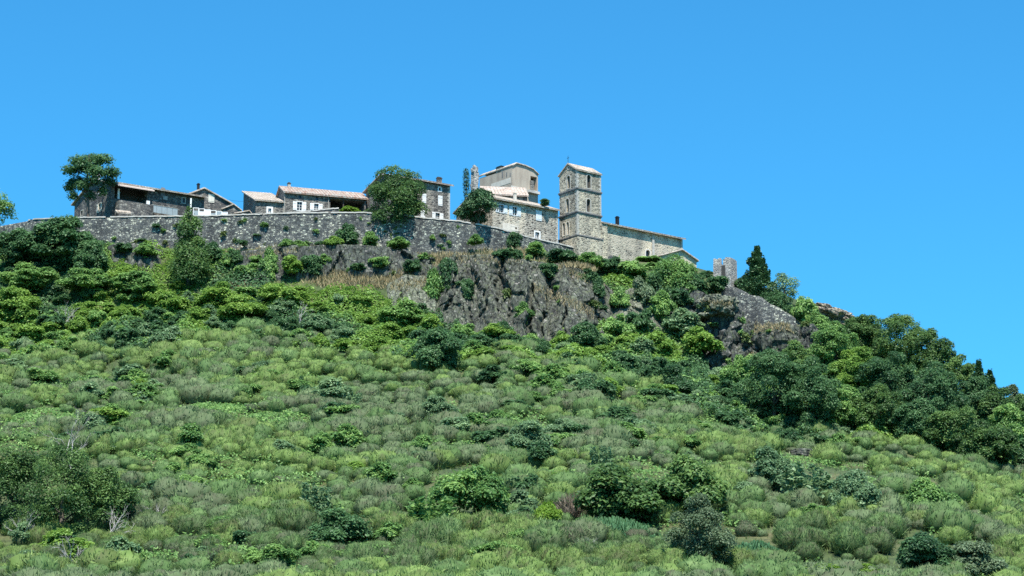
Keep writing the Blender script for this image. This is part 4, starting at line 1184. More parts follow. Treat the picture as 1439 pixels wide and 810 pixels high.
def broom_arrays(seed, n=520, R_=1.36, H=1.2, zc=.68, wid=.06, nph=16, nel=6, ln0=.3, core=.86):
    """a soft dome of fine upright rush-like stems over its dense inner thicket"""
    rg = np.random.default_rng(seed)
    ph = rg.uniform(0, 6.28, 6)
    sc = np.array([R_, R_, H])
    def lump(d):
        az = np.arctan2(d[:, 1], d[:, 0])
        ce = np.sqrt(np.maximum(0, 1 - d[:, 2] ** 2))
        return 1 + ce * (.15 * np.sin(az * 2 + ph[0]) + .12 * np.sin(az * 3 + ph[1]) + .08 * np.sin(az * 5 + ph[2])) + .07 * np.sin(d[:, 2] * 7 + az * 2 + ph[3]) + .06 * np.sin(az * 8 + ph[4]) * ce
    a = rg.uniform(0, 2 * math.pi, n); el = np.arcsin(rg.uniform(-.5, 1, n))
    d = np.c_[np.cos(a) * np.cos(el), np.sin(a) * np.cos(el), np.sin(el)]
    tip = d * sc * (lump(d) * (1 + rg.normal(size=n) * .06))[:, None] + [0, 0, zc]
    dirv = d * np.array([.6, .6, .5]) + np.array([0, 0, .55]) + rg.normal(size=(n, 3)) * .25
    dirv /= np.linalg.norm(dirv, axis=1, keepdims=True)
    ln = ln0 * rg.uniform(.6, 1.5, n)
    base = tip - dirv * ln[:, None]
    side = np.cross(dirv, d + rg.normal(size=(n, 3)) * .3); side /= np.linalg.norm(side, axis=1, keepdims=True)
    wd = wid * rg.uniform(.6, 1.3, n)[:, None]
    V = np.stack([base - side * wd * .5, base + side * wd * .5, tip], 1).reshape(-1, 3)
    T = np.arange(n * 3).reshape(-1, 3)
    old = rg.random(n) < .07 + .4 * np.clip(1 - np.sin(el), 0, 1) ** 1.6      # old bare stems, denser at the flanks to paint in dome shading
    tn = np.repeat(np.where(old, rg.uniform(0, .3, n), rg.uniform(.45, 1, n)), 3)
    az = np.arange(nph) * 2 * math.pi / nph; ee = np.linspace(-.8, 1.35, nel)
    A, E = np.meshgrid(az, ee)
    dc = np.c_[(np.cos(A) * np.cos(E)).ravel(), (np.sin(A) * np.cos(E)).ravel(), np.sin(E).ravel()]
    dc = np.concatenate([dc, [[0, 0, 1]]])
    Vc = dc * sc * (lump(dc) * (core + rg.normal(size=len(dc)) * .04))[:, None] + [0, 0, zc]
    k = np.arange(nel * nph).reshape(nel, nph); kr = np.roll(k, -1, 1)
    Tc = np.concatenate([np.stack([k[:-1], kr[:-1], kr[1:]], -1).reshape(-1, 3), np.stack([k[:-1], kr[1:], k[1:]], -1).reshape(-1, 3), np.stack([k[-1], kr[-1], np.full(nph, nel * nph)], -1)])
    tc = np.clip(.27 + rg.normal(size=len(Vc)) * .16, 0, 1)
    return np.concatenate([V, Vc]), np.concatenate([T, Tc + len(V)]), np.concatenate([tn, tc])

def bare_mesh(name, seed, h=2.5, w=2.0, n=14, mat='dead'):
    rg = np.random.default_rng(seed); g = G()
    def grow(p, d, ln, r, lev):
        q = p + d * ln
        mid = p.lerp(q, .5) + Vector(rg.normal(size=3)) * ln * .07
        g.tube([p, mid, q], [r, r * .8, r * .55], 5)
        if lev == 0: return
        for _ in range(3):
            nd = (d + Vector(rg.normal(size=3)) * .5 + Vector((0, 0, .1))).normalized()
            grow(p.lerp(q, rg.uniform(.5, 1)), nd, ln * rg.uniform(.5, .8), r * .5, lev - 1)
    for k in range(max(2, n // 5)):
        a = rg.uniform(0, 6.28)
        grow(Vector((0, 0, -.2)), Vector((math.cos(a) * .4 * w / h, math.sin(a) * .4 * w / h, 1)).normalized(), h * .45, .07, 3)
    return g

# --- zones
BL = [(-200, 505), (0, 500), (100, 488), (200, 492), (280, 478), (350, 470), (480, 484), (560, 500), (640, 508), (720, 500), (800, 520), (850, 536), (930, 548), (1000, 580), (1060, 606), (1130, 644), (1220, 640), (1290, 655), (1340, 672), (1439, 706), (1600, 790)]
def broom_line(px): return np.interp(px, [b[0] for b in BL], [b[1] for b in BL])

def projn(x, y, z):
    d = y * CP + z * SP
    return 719.5 + F * x / d, 405.0 - F * (-y * SP + z * CP) / d

# leafy patches that break the broom (pixel centre, half sizes)
PATCH = [(390, 600, 75, 22), (300, 580, 60, 16), (60, 590, 60, 16), (85, 700, 110, 62), (20, 660, 60, 40), (650, 690, 62, 45), (615, 725, 60, 36), (745, 610, 40, 30), (930, 695, 90, 40), (1110, 670, 66, 40), (1200, 690, 48, 46), (1305, 700, 42, 34), (985, 760, 62, 60),
         (1290, 775, 60, 34), (480, 755, 55, 35), (860, 742, 75, 22), (772, 732, 24, 24), (1060, 772, 45, 20), (1165, 800, 60, 14), (440, 705, 30, 26), (1010, 585, 40, 30), (615, 575, 28, 18), (1365, 785, 42, 30)]
def in_patch(px, py, k=1.0):
    r = np.zeros(np.shape(px), bool)
    for (a, b, c_, d_) in PATCH: r |= ((px - a) / (c_ * k)) ** 2 + ((py - b) / (d_ * k)) ** 2 < 1
    return r

# --- broom
sp = 2.35
bx = np.arange(-112, 112, sp); by = np.arange(200, 398, sp)
BX, BY = np.meshgrid(bx, by, indexing='ij')
BX = (BX + RNG.uniform(-.8, .8, BX.shape)).ravel(); BY = (BY + RNG.uniform(-.8, .8, BY.shape)).ravel()
BZ = ground(BX, BY); PX, PY = projn(BX, BY, BZ)
bl = broom_line(PX)
ok = (PY > bl + (fbm(BX, BY, .12, 20) - .5) * np.where(PX > 1080, 6, 36) - np.where(PX > 1080, 30, 0)) & (PX > -70) & (PX < 1510) & (PY < 862) & ~in_patch(PX, PY, .85) & (RNG.random(len(BX)) < .93)
BX, BY, BZ, PX, PY = BX[ok], BY[ok], BZ[ok], PX[ok], PY[ok]
size = (.3 + 1.3 * fbm(BX * .4, BY, .13, 31)) * RNG.uniform(.48, 1.5, len(BX))
hue = fbm(BX, BY, .06, 40, 3) + RNG.normal(size=len(BX)) * .13
typ = np.where(hue < .39, 1, np.where(hue < .58, 0, 2))       # grey, green, yellow
BM = ['broom_green', 'broom_grey', 'broom_yellow']
order = np.lexsort((BY,))
vis = (PX > 0) & (PX < 1439) & (PY < 812) & (size > .62)
ind = [i for i in order if vis[i]][:300]
tmplB = []
for ti, mname in enumerate(BM):
    row = []
    for s_ in range(4):
        V, T, tn = broom_arrays(100 + ti * 10 + s_, 2000, wid=.05, ln0=.32, nph=24, nel=7)
        row.append(tri_mesh('broom_shrub', V, T, M[mname], tn))
    tmplB.append(row)
BLAB = ['rounded green broom bush of fine upright stems on the lower slope',
        'rounded grey brown broom bush with dry twiggy flanks on the lower slope',
        'pale yellow green broom bush with feathery top on the lower slope']
BGRP = ['green broom bushes of the lower slope', 'grey brown broom bushes of the lower slope', 'yellow green broom bushes of the lower slope']
isind = np.zeros(len(BX), bool); isind[ind] = True
for i in ind:
    t_ = int(typ[i])
    o = link('broom_shrub', tmplB[t_][int(RNG.integers(4))], None, (BX[i], BY[i], BZ[i] - .12), RNG.uniform(0, 6.28))
    o.scale = (size[i] * RNG.uniform(.95, 1.2), size[i] * RNG.uniform(.95, 1.2), size[i] * RNG.uniform(.85, 1.1))
    tag(o, BLAB[t_], 'shrub', BGRP[t_])
tm = [broom_arrays(200 + s_, 640, wid=.08, ln0=.34) for s_ in range(6)]
Vs = []; Ts = []; Tn = []; Mi = []; n0v = 0
for i in np.nonzero(~isind)[0]:
    V, T, tn = tm[int(RNG.integers(6))]
    a = RNG.uniform(0, 6.28); c_, s_ = math.cos(a), math.sin(a)
    k = size[i] * RNG.uniform(.95, 1.2)
    W_ = np.c_[(V[:, 0] * c_ - V[:, 1] * s_) * k + BX[i], (V[:, 0] * s_ + V[:, 1] * c_) * k + BY[i], V[:, 2] * size[i] * RNG.uniform(.85, 1.1) + BZ[i] - .12]
    Vs.append(W_); Ts.append(T + n0v); n0v += len(V); Tn.append(np.clip(tn + RNG.normal() * .09, 0, 1)); Mi.append(np.full(len(T), typ[i]))
tag(link('broom_scrub', tri_mesh('broom_scrub', np.concatenate(Vs), np.concatenate(Ts), [M[k] for k in BM], np.concatenate(Tn), np.concatenate(Mi))),
    'dense cover of low broom scrub across the middle of the slope', 'scrub', kind='stuff')

# --- rough grass between the broom and dry grass on ledges
def tufts(name, P, mat, hgt, wid, rg, label, cat, lean=.35):
    n = len(P)
    a = rg.uniform(0, 6.28, n)
    side = np.c_[np.cos(a), np.sin(a), np.zeros(n)] * (wid * rg.uniform(.6, 1.4, n))[:, None]
    tip = np.c_[rg.normal(size=n) * lean, rg.normal(size=n) * lean, np.ones(n)] * (hgt * rg.uniform(.5, 1.4, n))[:, None]
    V = np.stack([P - side, P + side, P + tip], 1).reshape(-1, 3)
    tn = np.repeat(np.clip(.5 + rg.normal(size=n) * .22, 0, 1), 3)
    return tag(link(name, tri_mesh(name, V, np.arange(n * 3).reshape(-1, 3), M[mat], tn)), label, cat, kind='stuff')
n = 110000
gx = RNG.uniform(-110, 110, n); gy = 200 + 195 * RNG.random(n); gz = ground(gx, gy)
gpx, gpy = projn(gx, gy, gz)
k = (gpx > -60) & (gpx < 1500) & (gpy < 850) & (gpy > broom_line(gpx) - 10)
tufts('grass', np.c_[gx, gy, gz - .05][k], 'grass', .42, .07, RNG, 'rough grass growing between the broom bushes', 'grass')
DRY = [(515, 392, 92, 17, 9500), (470, 378, 50, 10, 2500), (590, 372, 40, 9, 2500), (695, 356, 66, 12, 3200), (620, 362, 30, 8, 1500), (230, 344, 40, 5, 900), (330, 362, 25, 8, 700), (420, 350, 60, 6, 1500), (330, 408, 30, 8, 900), (790, 372, 60, 8, 700)]
Pd = []
for (a, b, c_, d_, m_) in DRY:
    for _ in range(m_ // 2):
        th = RNG.uniform(0, 6.28); r = RNG.random() ** .5
        Pd.append((a + math.cos(th) * r * c_, b + math.sin(th) * r * d_))
Pd = np.array(Pd)
ydry = np.arange(380, 440, .5)
out = []
for (px, py) in Pd:
    d = at(px, py, 1.0); g_ = ground(d.x * ydry, ydry) - d.z * ydry
    kk = int(np.argmax(g_ > 0)); y = ydry[kk] + RNG.uniform(-.5, .5)
    out.append((d.x * y, y, float(ground(d.x * y, y)) + .1))
tufts('dry_grass', np.array(out), 'straw', .75, .10, RNG, 'dry straw coloured grass on the ledges below the rampart', 'grass')
# straw caps on the rock tops of the right outcrop
def cap(q, rx, ry, n, name='dry_grass', dz=.0):
    P = np.c_[RNG.uniform(-1, 1, n) * rx, RNG.uniform(-1, 1, n) * ry, np.zeros(n)]
    P[:, 2] = -((P[:, 0] / rx) ** 2 + (P[:, 1] / ry) ** 2) * .9
    return P + np.array(q) + [0, 0, dz]
Pc = np.concatenate([cap(at(1096, 458, 393), 2.3, 2.2, 1500, dz=-.2), cap(at(1163, 437, 406.6), 2.3, 1.1, 500), cap(at(805, 372, 399.5), 4, 1.5, 700), cap(at(1075, 500, 391), 1.0, 1, 250)])
tufts('dry_grass', Pc, 'straw', .6, .1, RNG, 'dry grass tufts crowning the rocks of the right hand outcrop', 'grass')

# --- undergrowth of bramble and ivy over the steep upper bank
n = 620000
ux = RNG.uniform(-108, 100, n); uy = RNG.uniform(345, 425, n); uz = ground(ux, uy)
upx, upy = projn(ux, uy, uz)
lim = broom_line(upx)
top = np.interp(upx, [-60, 100, 160, 320, 420, 440, 600, 640, 760, 870, 975, 1000, 1150, 1180, 1439], [325, 322, 346, 362, 388, 408, 420, 440, 462, 374, 470, 536, 505, 430, 540])
k = (upx > -60) & (upx < 1500) & (upy < lim + 12) & (upy > top)
ux, uy, uz, upx, upy = ux[k], uy[k], uz[k], upx[k], upy[k]
mound = np.maximum(0, fbm(ux, uy, .33, 50, 3) - .3) * 5.0
lift = mound * RNG.random(len(ux)) ** .35
gxn = (fbm(ux + .5, uy, .33, 50, 3) - fbm(ux - .5, uy, .33, 50, 3)) * 3.6
gyn = (fbm(ux, uy + .5, .33, 50, 3) - fbm(ux, uy - .5, .33, 50, 3)) * 3.6
Nn = np.c_[-gxn, -gyn - .35, np.ones(len(ux))] + RNG.normal(size=(len(ux), 3)) * .5
V, T = leaf_quads(np.c_[ux, uy, uz + lift], Nn, .46, RNG, .65)
pt = fbm(ux, uy, .09, 60, 3) + RNG.normal(size=len(ux)) * .04
mi = np.where(pt > .5, 0, np.where(pt > .4, 1, 2))
UM = ['lf_bramble', 'lf_mid', 'lf_dark']
tag(link('undergrowth', tri_mesh('undergrowth', V, T, [M[x] for x in UM], np.repeat(np.clip(.5 + RNG.normal(size=len(ux)) * .2, 0, 1), 4), np.repeat(mi, 2))),
    'tangled bramble and ivy undergrowth covering the steep bank', 'undergrowth', kind='stuff')
# leafy patches low down in the broom
Pp = []; Mm = []
for (a, b, c_, d_) in PATCH[:3] + [(1010, 590, 45, 34), (240, 640, 40, 8), (560, 620, 70, 10), (880, 600, 60, 12), (690, 640, 60, 10), (170, 560, 70, 10)]:
    q = hit(a, b); ppm = F / (q.y * CP + q.z * SP)
    rx = c_ / ppm; ry = d_ / ppm / .16
    m_ = int(rx * ry * 3.14 * 16); th = RNG.uniform(0, 6.28, m_); r = RNG.random(m_) ** .5
    x = q.x + np.cos(th) * r * rx; y = q.y + np.sin(th) * r * ry
    Pp.append(np.c_[x, y, ground(x, y) + np.maximum(0, fbm(x, y, .4, 70, 3) - .25) * 2.2 * (1 - r ** 4) * RNG.random(m_) ** .4])
n = 260000
x = RNG.uniform(-100, 105, n); y = RNG.uniform(215, 385, n); z = ground(x, y); a_, b_ = projn(x, y, z)
v = fbm(x * .6, y, .1, 110, 4)
k = (b_ > broom_line(a_)) & (b_ < 830) & (a_ > -40) & (a_ < 1480) & (v > .53)
lf = np.minimum(1, (v[k] - .53) * 18) * (.3 + 1.5 * fbm(x[k], y[k], .5, 71, 2))
Pp.append(np.c_[x[k], y[k], z[k] + lf * RNG.random(k.sum()) ** .4])
Pp = np.concatenate(Pp)
V, T = leaf_quads(Pp, RNG.normal(size=Pp.shape) * .6 + [0, -.4, 1], .36, RNG, .65)
tag(link('bramble_patches', tri_mesh('bramble_patches', V, T, M['lf_mid'], np.repeat(np.clip(.55 + RNG.normal(size=len(Pp)) * .2, 0, 1), 4))),
    'low bright bramble spreading between the broom bushes', 'undergrowth', kind='stuff')

# --- leafy bushes scattered over the bank (individual plants)
bushes = {}
for mname, cnt in (('lf_bramble', 4), ('lf_mid', 4), ('lf_dark', 3), ('lf_blue', 3), ('lf_olive', 2), ('lf_lime', 2)):
    bushes[mname] = [bush_mesh('leafy_bush', mname, 300 + 10 * len(bushes) + j, 5200, .25, nl=18, lobe=.34) for j in range(cnt)]
spikes = {mname: [spiky_mesh('leafy_bush', mname, 400 + j) for j in range(2)] for mname in ('lf_blue', 'lf_dark', 'lf_mid')}
LBL = {'lf_bramble': ('bright green bramble bush on the bank under the rampart', 'bright green bushes of the upper bank'),
       'lf_mid': ('mid green leafy bush on the bank under the rampart', 'mid green bushes of the upper bank'),
       'lf_dark': ('dark green dense bush on the bank under the rampart', 'dark green bushes of the upper bank'),
       'lf_blue': ('bluish grey green bush on the bank under the rampart', 'bluish bushes of the upper bank')}
sp = 3.9
BX2, BY2 = np.meshgrid(np.arange(-108, 66, sp), np.arange(340, 414, sp), indexing='ij')
BX2 = (BX2 + RNG.uniform(-1.9, 1.9, BX2.shape)).ravel(); BY2 = (BY2 + RNG.uniform(-1.9, 1.9, BY2.shape)).ravel()
z2_ = ground(BX2, BY2); p2x, p2y = projn(BX2, BY2, z2_)
tl = np.interp(p2x, [-60, 100, 160, 320, 420, 440, 560, 600, 640, 760, 860, 900, 1000, 1100, 1240], [345, 350, 385, 408, 412, 432, 432, 446, 466, 486, 484, 488, 540, 540, 500])
ok = (p2x > -50) & (p2x < 1230) & (p2y > tl) & (p2y < broom_line(p2x) + 8)
nb = 0
for i in np.nonzero(ok)[0]:
    if nb >= 295: break
    nb += 1
    v = fbm(BX2[i], BY2[i], .09, 60, 3) + RNG.normal() * .07
    mname = 'lf_bramble' if v > .51 else 'lf_mid' if v > .42 else 'lf_dark'
    if RNG.random() < .1: mname = 'lf_blue'
    ml = bushes[mname]
    s_ = RNG.uniform(.85, 1.6)
    o = link('bramble_bush', ml[int(RNG.integers(len(ml)))], None, (BX2[i], BY2[i], z2_[i] - .2), RNG.uniform(0, 6.28))
    o.scale = (s_ * RNG.uniform(.9, 1.25), s_ * RNG.uniform(.9, 1.25), s_ * RNG.uniform(.75, 1.1))
    tag(o, LBL[mname][0], 'bush', LBL[mname][1])

# --- named bushes: px, foot py (or Y given), width px, height px, template, label
def bush(px, py, wpx, hpx, mname, label, Y=None, spiky=False, name='leafy_bush', cat='bush', group=None, mesh=None, sink=.15, dz=0.0):
    q = hit(px, py) if Y is None else at(px, py, Y)
    ppm = F / (q.y * CP + q.z * SP)
    me = mesh or (spikes[mname][int(RNG.integers(2))] if spiky else bushes[mname][int(RNG.integers(len(bushes[mname])))])
    o = link(name, me, None, q + Vector((0, 0, -sink + dz)), RNG.uniform(0, 6.28))
    bw, bh = (2.2, 2.4) if spiky else (3.2, 2.3)
    o.scale = (wpx / ppm / bw, wpx / ppm / bw, hpx / ppm / bh)
    return tag(o, label, cat, group)

# bushes growing on the wall, ledges and cliff
for (px, py, Y, w, h, mm, lab) in [
    (488, 345, 408.3, 36, 34, 'lf_dark', 'dark bush growing against the rampart below the loggia'),
    (520, 348, 407.5, 34, 22, 'lf_mid', 'mid green bush on the ledge left of the shadow under the round tree'),
    (452, 350, 408.5, 30, 12, 'lf_dark', 'low dark bush along the rampart foot below the white shutters'),
    (420, 352, 408.5, 34, 14, 'lf_mid', 'low green bush along the rampart foot above the dark rock band'),
    (378, 395, 404.5, 30, 46, 'lf_mid', 'tall green bush clinging to the dark rock band right of the pointed tree'),
    (318, 378, 407, 26, 24, 'lf_mid', 'small green bush between the pointed tree and the dark rock band'),
    (342, 345, 410.5, 14, 10, 'lf_dark', 'tuft of weeds rooted in the rampart face right of the pointed tree'),
    (371, 318, 411.2, 14, 8, 'lf_mid', 'tuft of weeds rooted near the rampart top under the annex'),
    (560, 350, 407.5, 36, 18, 'lf_mid', 'yellowish green bush at the rampart foot under the round tree'),
    (608, 338, 409.2, 10, 10, 'lf_mid', 'small weed tuft on the rampart right of the round tree'),
    (608, 440, 399, 44, 60, 'lf_mid', 'tall green bush at the left edge of the main cliff'),
    (628, 415, 398.5, 34, 56, 'lf_dark', 'dark ivy bush hanging on the left edge of the main cliff'),
    (602, 470, 391, 40, 30, 'lf_bramble', 'bright bush below the tall bush left of the main cliff'),
    (668, 346, 410, 26, 18, 'lf_mid', 'small green bush at the rampart foot below the dark round tree'),
    (722, 350, 412, 28, 26, 'lf_dark', 'dark shrub growing up the rampart below the vent of the shuttered house'),
    (752, 362, 408, 44, 22, 'lf_mid', 'green bush on the cliff top below the shuttered house'),
    (790, 372, 406, 50, 26, 'lf_dark', 'dark bush on the cliff top below the bell tower left corner'),
    (828, 378, 407, 48, 26, 'lf_mid', 'mid green bush on the cliff top below the bell tower'),
    (858, 385, 409, 40, 28, 'lf_dark', 'dark bush at the foot of the nave buttress'),
    (885, 395, 409, 50, 34, 'lf_mid', 'green bush on the bank below the plain nave wall'),
    (828, 405, 399.5, 44, 30, 'lf_dark', 'dark bush overhanging the right part of the main cliff'),
    (770, 392, 398.5, 36, 24, 'lf_dark', 'dark bush on the ledge right of the cliff crack'),
    (795, 432, 394, 26, 16, 'lf_mid', 'small bush on the middle ledge of the main cliff'),
    (905, 432, 400, 40, 48, 'lf_olive', 'pale feathery bush below the nave window'),
    (868, 480, 389, 46, 44, 'lf_mid', 'green bush at the right foot of the main cliff'),
    (700, 478, 386, 50, 24, 'lf_bramble', 'bright bush at the foot of the main cliff left of the crack'),
    (790, 500, 383, 60, 22, 'lf_bramble', 'bright bush below the right foot of the main cliff'),
    (650, 482, 388, 48, 30, 'lf_mid', 'mid green bush at the left foot of the main cliff'),
    (960, 470, 393.5, 60, 36, 'lf_blue', 'bluish bush at the foot of the dark rock face'),
    (985, 500, 389, 60, 40, 'lf_bramble', 'bright green bush before the overhanging rock'),
    (900, 505, 386, 60, 36, 'lf_mid', 'green bush below the pale rock face'),
    (1055, 560, 383, 60, 44, 'lf_blue', 'bluish bush below the dark hollow of the right outcrop'),
    (1010, 410, 405.5, 40, 24, 'lf_dark', 'dark bush at the foot of the ruined tower stump'),
    (1130, 455, 402, 40, 46, 'lf_mid', 'green bush above the right rock bulge'),
    (350, 392, 405, 44, 26, 'lf_mid', 'low green bush at the foot of the left end of the dark rock band'),
    (404, 352, 408, 26, 18, 'lf_mid', 'small green bush on top of the dark rock band'),
    (438, 386, 404.3, 40, 30, 'lf_dark', 'dark bush against the middle of the dark rock band'),
    (470, 350, 407, 30, 20, 'lf_bramble', 'yellowish bush on top of the middle of the dark rock band'),
    (536, 378, 404, 36, 22, 'lf_mid', 'olive bush against the right part of the dark rock band'),
    (580, 384, 403, 30, 24, 'lf_dark', 'dark bush where the dark rock band meets the pale outcrop'),
    (205, 362, 408.2, 36, 22, 'lf_mid', 'green bush before the small left rock band'),
    (300, 372, 408, 40, 34, 'lf_dark', 'dark green bush right behind the pointed tree'),
    (658, 420, 396, 26, 30, 'lf_dark', 'ivy patch on the left part of the main cliff face'),
    (712, 368, 399.5, 44, 22, 'lf_dark', 'dark bush on the lip of the main cliff left of the crack'),
    (735, 455, 390.5, 30, 30, 'lf_mid', 'bush in the foot of the cliff crack'),
    (842, 425, 398, 26, 36, 'lf_dark', 'dark ivy on the right edge of the main cliff'),
    (912, 372, 426, 50, 14, 'lf_mid', 'low hedge like bush at the foot of the nave window wall'),
    (905, 388, 417, 76, 20, 'lf_mid', 'broad low green bush on the bank below the nave window'),
    (990, 399, 416, 40, 20, 'lf_dark', 'dark bush on the crest between the outhouse and the ruined tower'),
    (1046, 405, 413, 34, 20, 'lf_dark', 'dark bush on the crest between the ruined tower and the fir'),
    (328, 372, 407, 34, 24, 'lf_dark', 'dark bush at the left tip of the dark rock band'),
    (360, 372, 406.3, 26, 16, 'lf_mid', 'green bush halfway up the left end of the dark rock band'),
    (412, 384, 404.4, 44, 26, 'lf_bramble', 'yellowish bush at the foot of the dark rock band under the annex'),
    (455, 372, 405, 26, 18, 'lf_mid', 'green bush halfway up the dark rock band under the red roofed house'),
    (502, 382, 404, 30, 14, 'lf_dark', 'low dark bush at the foot of the dark rock band under the loggia'),
    (175, 356, 409, 30, 18, 'lf_dark', 'dark bush over the left end of the small rock band'),
    (872, 440, 398, 34, 40, 'lf_mid', 'green bush filling the hollow right of the main cliff'),
    (900, 470, 392, 44, 40, 'lf_dark', 'dark bush covering the foot of the pale rock face'),
    (930, 450, 397, 44, 40, 'lf_mid', 'green bush covering the right side of the pale rock face'),
    (952, 435, 401, 46, 34, 'lf_dark', 'dark ivy draped under the leafy cliff tree'),
    (930, 505, 388, 60, 40, 'lf_bramble', 'bright bush left of the bluish bush under the dark rock face'),
    (765, 288, 424, 18, 10, 'lf_dark', 'small plants on the roof edge left of the bell tower'),
    (494, 301, 415, 34, 13, 'lf_lime', 'bright leafy bush before the dark loggia of the red roofed house'),
    (345, 305, 414, 12, 6, 'lf_mid', 'little green shrub on the rampart top left of the annex')]:
    bush(px, py, w, h, mm, lab, Y=Y)

# small weeds rooted in the rock faces and the rampart, where the sight line meets the stone
from mathutils.bvhtree import BVHTree
bpy.context.view_layer.update()
def bvh(objs):
    vs, fs = [], []
    for o in objs:
        k = len(vs); mw = o.matrix_world
        vs += [mw @ v.co for v in o.data.vertices]; fs += [tuple(i + k for i in p_.vertices) for p_ in o.data.polygons]
    return BVHTree.FromPolygons(vs, fs)
ROCKS = [o for o in bpy.data.objects if o.type == 'MESH' and o.name.split('.')[0] in ('cliff', 'rock_band', 'rock_outcrop', 'rock_face', 'rock_overhang', 'rock_rib', 'rock_bulge')]
WALLS = [c_ for o in bpy.data.objects if o.name.split('.')[0] in ('rampart_wall', 'ruined_wall') for c_ in o.children if c_.name.startswith('wall')]
TREE_R, TREE_W = bvh(ROCKS), bvh(WALLS)
def on_stone(px, py, tr):
    return tr.ray_cast(Vector((0, 0, 0)), at(px, py, 1.0).normalized())[0]
weedm = [bush_mesh('rock_weed', mm, 900 + j, 420, .26, 1.4, .9, 7, .45) for j, mm in enumerate(('lf_mid', 'lf_dark', 'lf_mid', 'grass'))]
def weed(px, py, w, h, tr, lab, grp, mi):
    q = on_stone(px, py, tr)
    if q is None: return
    ppm = F / (q.y * CP + q.z * SP)
    o = link('rock_weed', weedm[mi], None, q - Vector((0, -.15, .25)), RNG.uniform(0, 6.28)); o.scale = (w / ppm / 1.5, w / ppm / 1.5, h / ppm / .95)
    tag(o, lab, 'weed', grp)
for _ in range(150):
    px = RNG.uniform(320, 1140); py = RNG.uniform(350, 520)
    if fbm(px, py, .03, 95, 3) < .46: continue
    weed(px, py, RNG.uniform(7, 22), RNG.uniform(6, 14), TREE_R, 'small green weed tuft rooted in a crack of the grey rock face', 'weeds in the rock faces', int(RNG.integers(4)))
for _ in range(46):
    px = RNG.uniform(160, 760); t_ = RNG.random() ** 1.6
    pt = np.interp(px, [w_[0] for w_ in WALL], [w_[1] for w_ in WALL]); pb = np.interp(px, [w_[0] for w_ in WALL], [w_[2] for w_ in WALL])
    weed(px, pb - 3 - t_ * (pb - pt - 8), RNG.uniform(6, 15), RNG.uniform(4, 9), TREE_W, 'small weed tuft growing out of the dark rampart stones', 'weeds in the rampart', int(RNG.integers(4)))
# straw on the sloping ledges of the cliff
led = []
for (x0, y0, x1, y1, th, m_) in [(748, 404, 835, 440, 7, 650), (640, 362, 735, 368, 5, 350), (800, 384, 850, 398, 5, 500), (548, 404, 600, 396, 6, 500), (1060, 462, 1110, 456, 7, 700), (1050, 500, 1078, 502, 4, 200), (985, 425, 1030, 428, 3, 200), (345, 360, 420, 352, 3, 300)]:
    for _ in range(m_):
        u_ = RNG.random(); q = on_stone(x0 + (x1 - x0) * u_, y0 + (y1 - y0) * u_ + RNG.normal() * th * .6, TREE_R)
        if q is not None: led.append(tuple(q))
tufts('dry_grass', np.array(led) - [0, 0, .12], 'straw', .55, .09, RNG, 'dry straw coloured grass on the ledges of the cliffs', 'grass')

# big leafy mound before the left end of the rampart
for (px, py, Y, w, h, mm, lab) in [
    (30, 374, 411, 90, 56, 'lf_dark', 'large dark ivy mound at the far left before the rampart'),
    (85, 368, 409, 100, 68, 'lf_dark', 'large dark ivy mound under the left gable of the long dark house'),
    (125, 385, 406, 60, 50, 'lf_dark', 'dark ivy mound at the left end of the small rock band'),
    (45, 410, 404, 90, 40, 'lf_mid', 'broad green bush mass below the dark ivy mounds'),
    (120, 415, 402, 80, 40, 'lf_mid', 'broad green bush below the small left rock band'),
    (20, 452, 397, 80, 50, 'lf_bramble', 'broad bright green bush at the left picture edge'),
    (190, 425, 402, 80, 44, 'lf_mid', 'broad green bush left of the pointed tree foot'),
    (315, 440, 398, 80, 44, 'lf_bramble', 'broad bright bush right of the pointed tree foot'),
    (400, 440, 398, 90, 46, 'lf_bramble', 'broad bright bush below the dark rock band'),
    (560, 462, 393, 90, 40, 'lf_mid', 'broad mid green bush below the pale rock outcrop')]:
    bush(px, py, w, h, mm, lab, Y=Y, mesh=bush_mesh('leafy_bush', mm, px, 14000, .16, 3.2, 2.3, 40, .25))

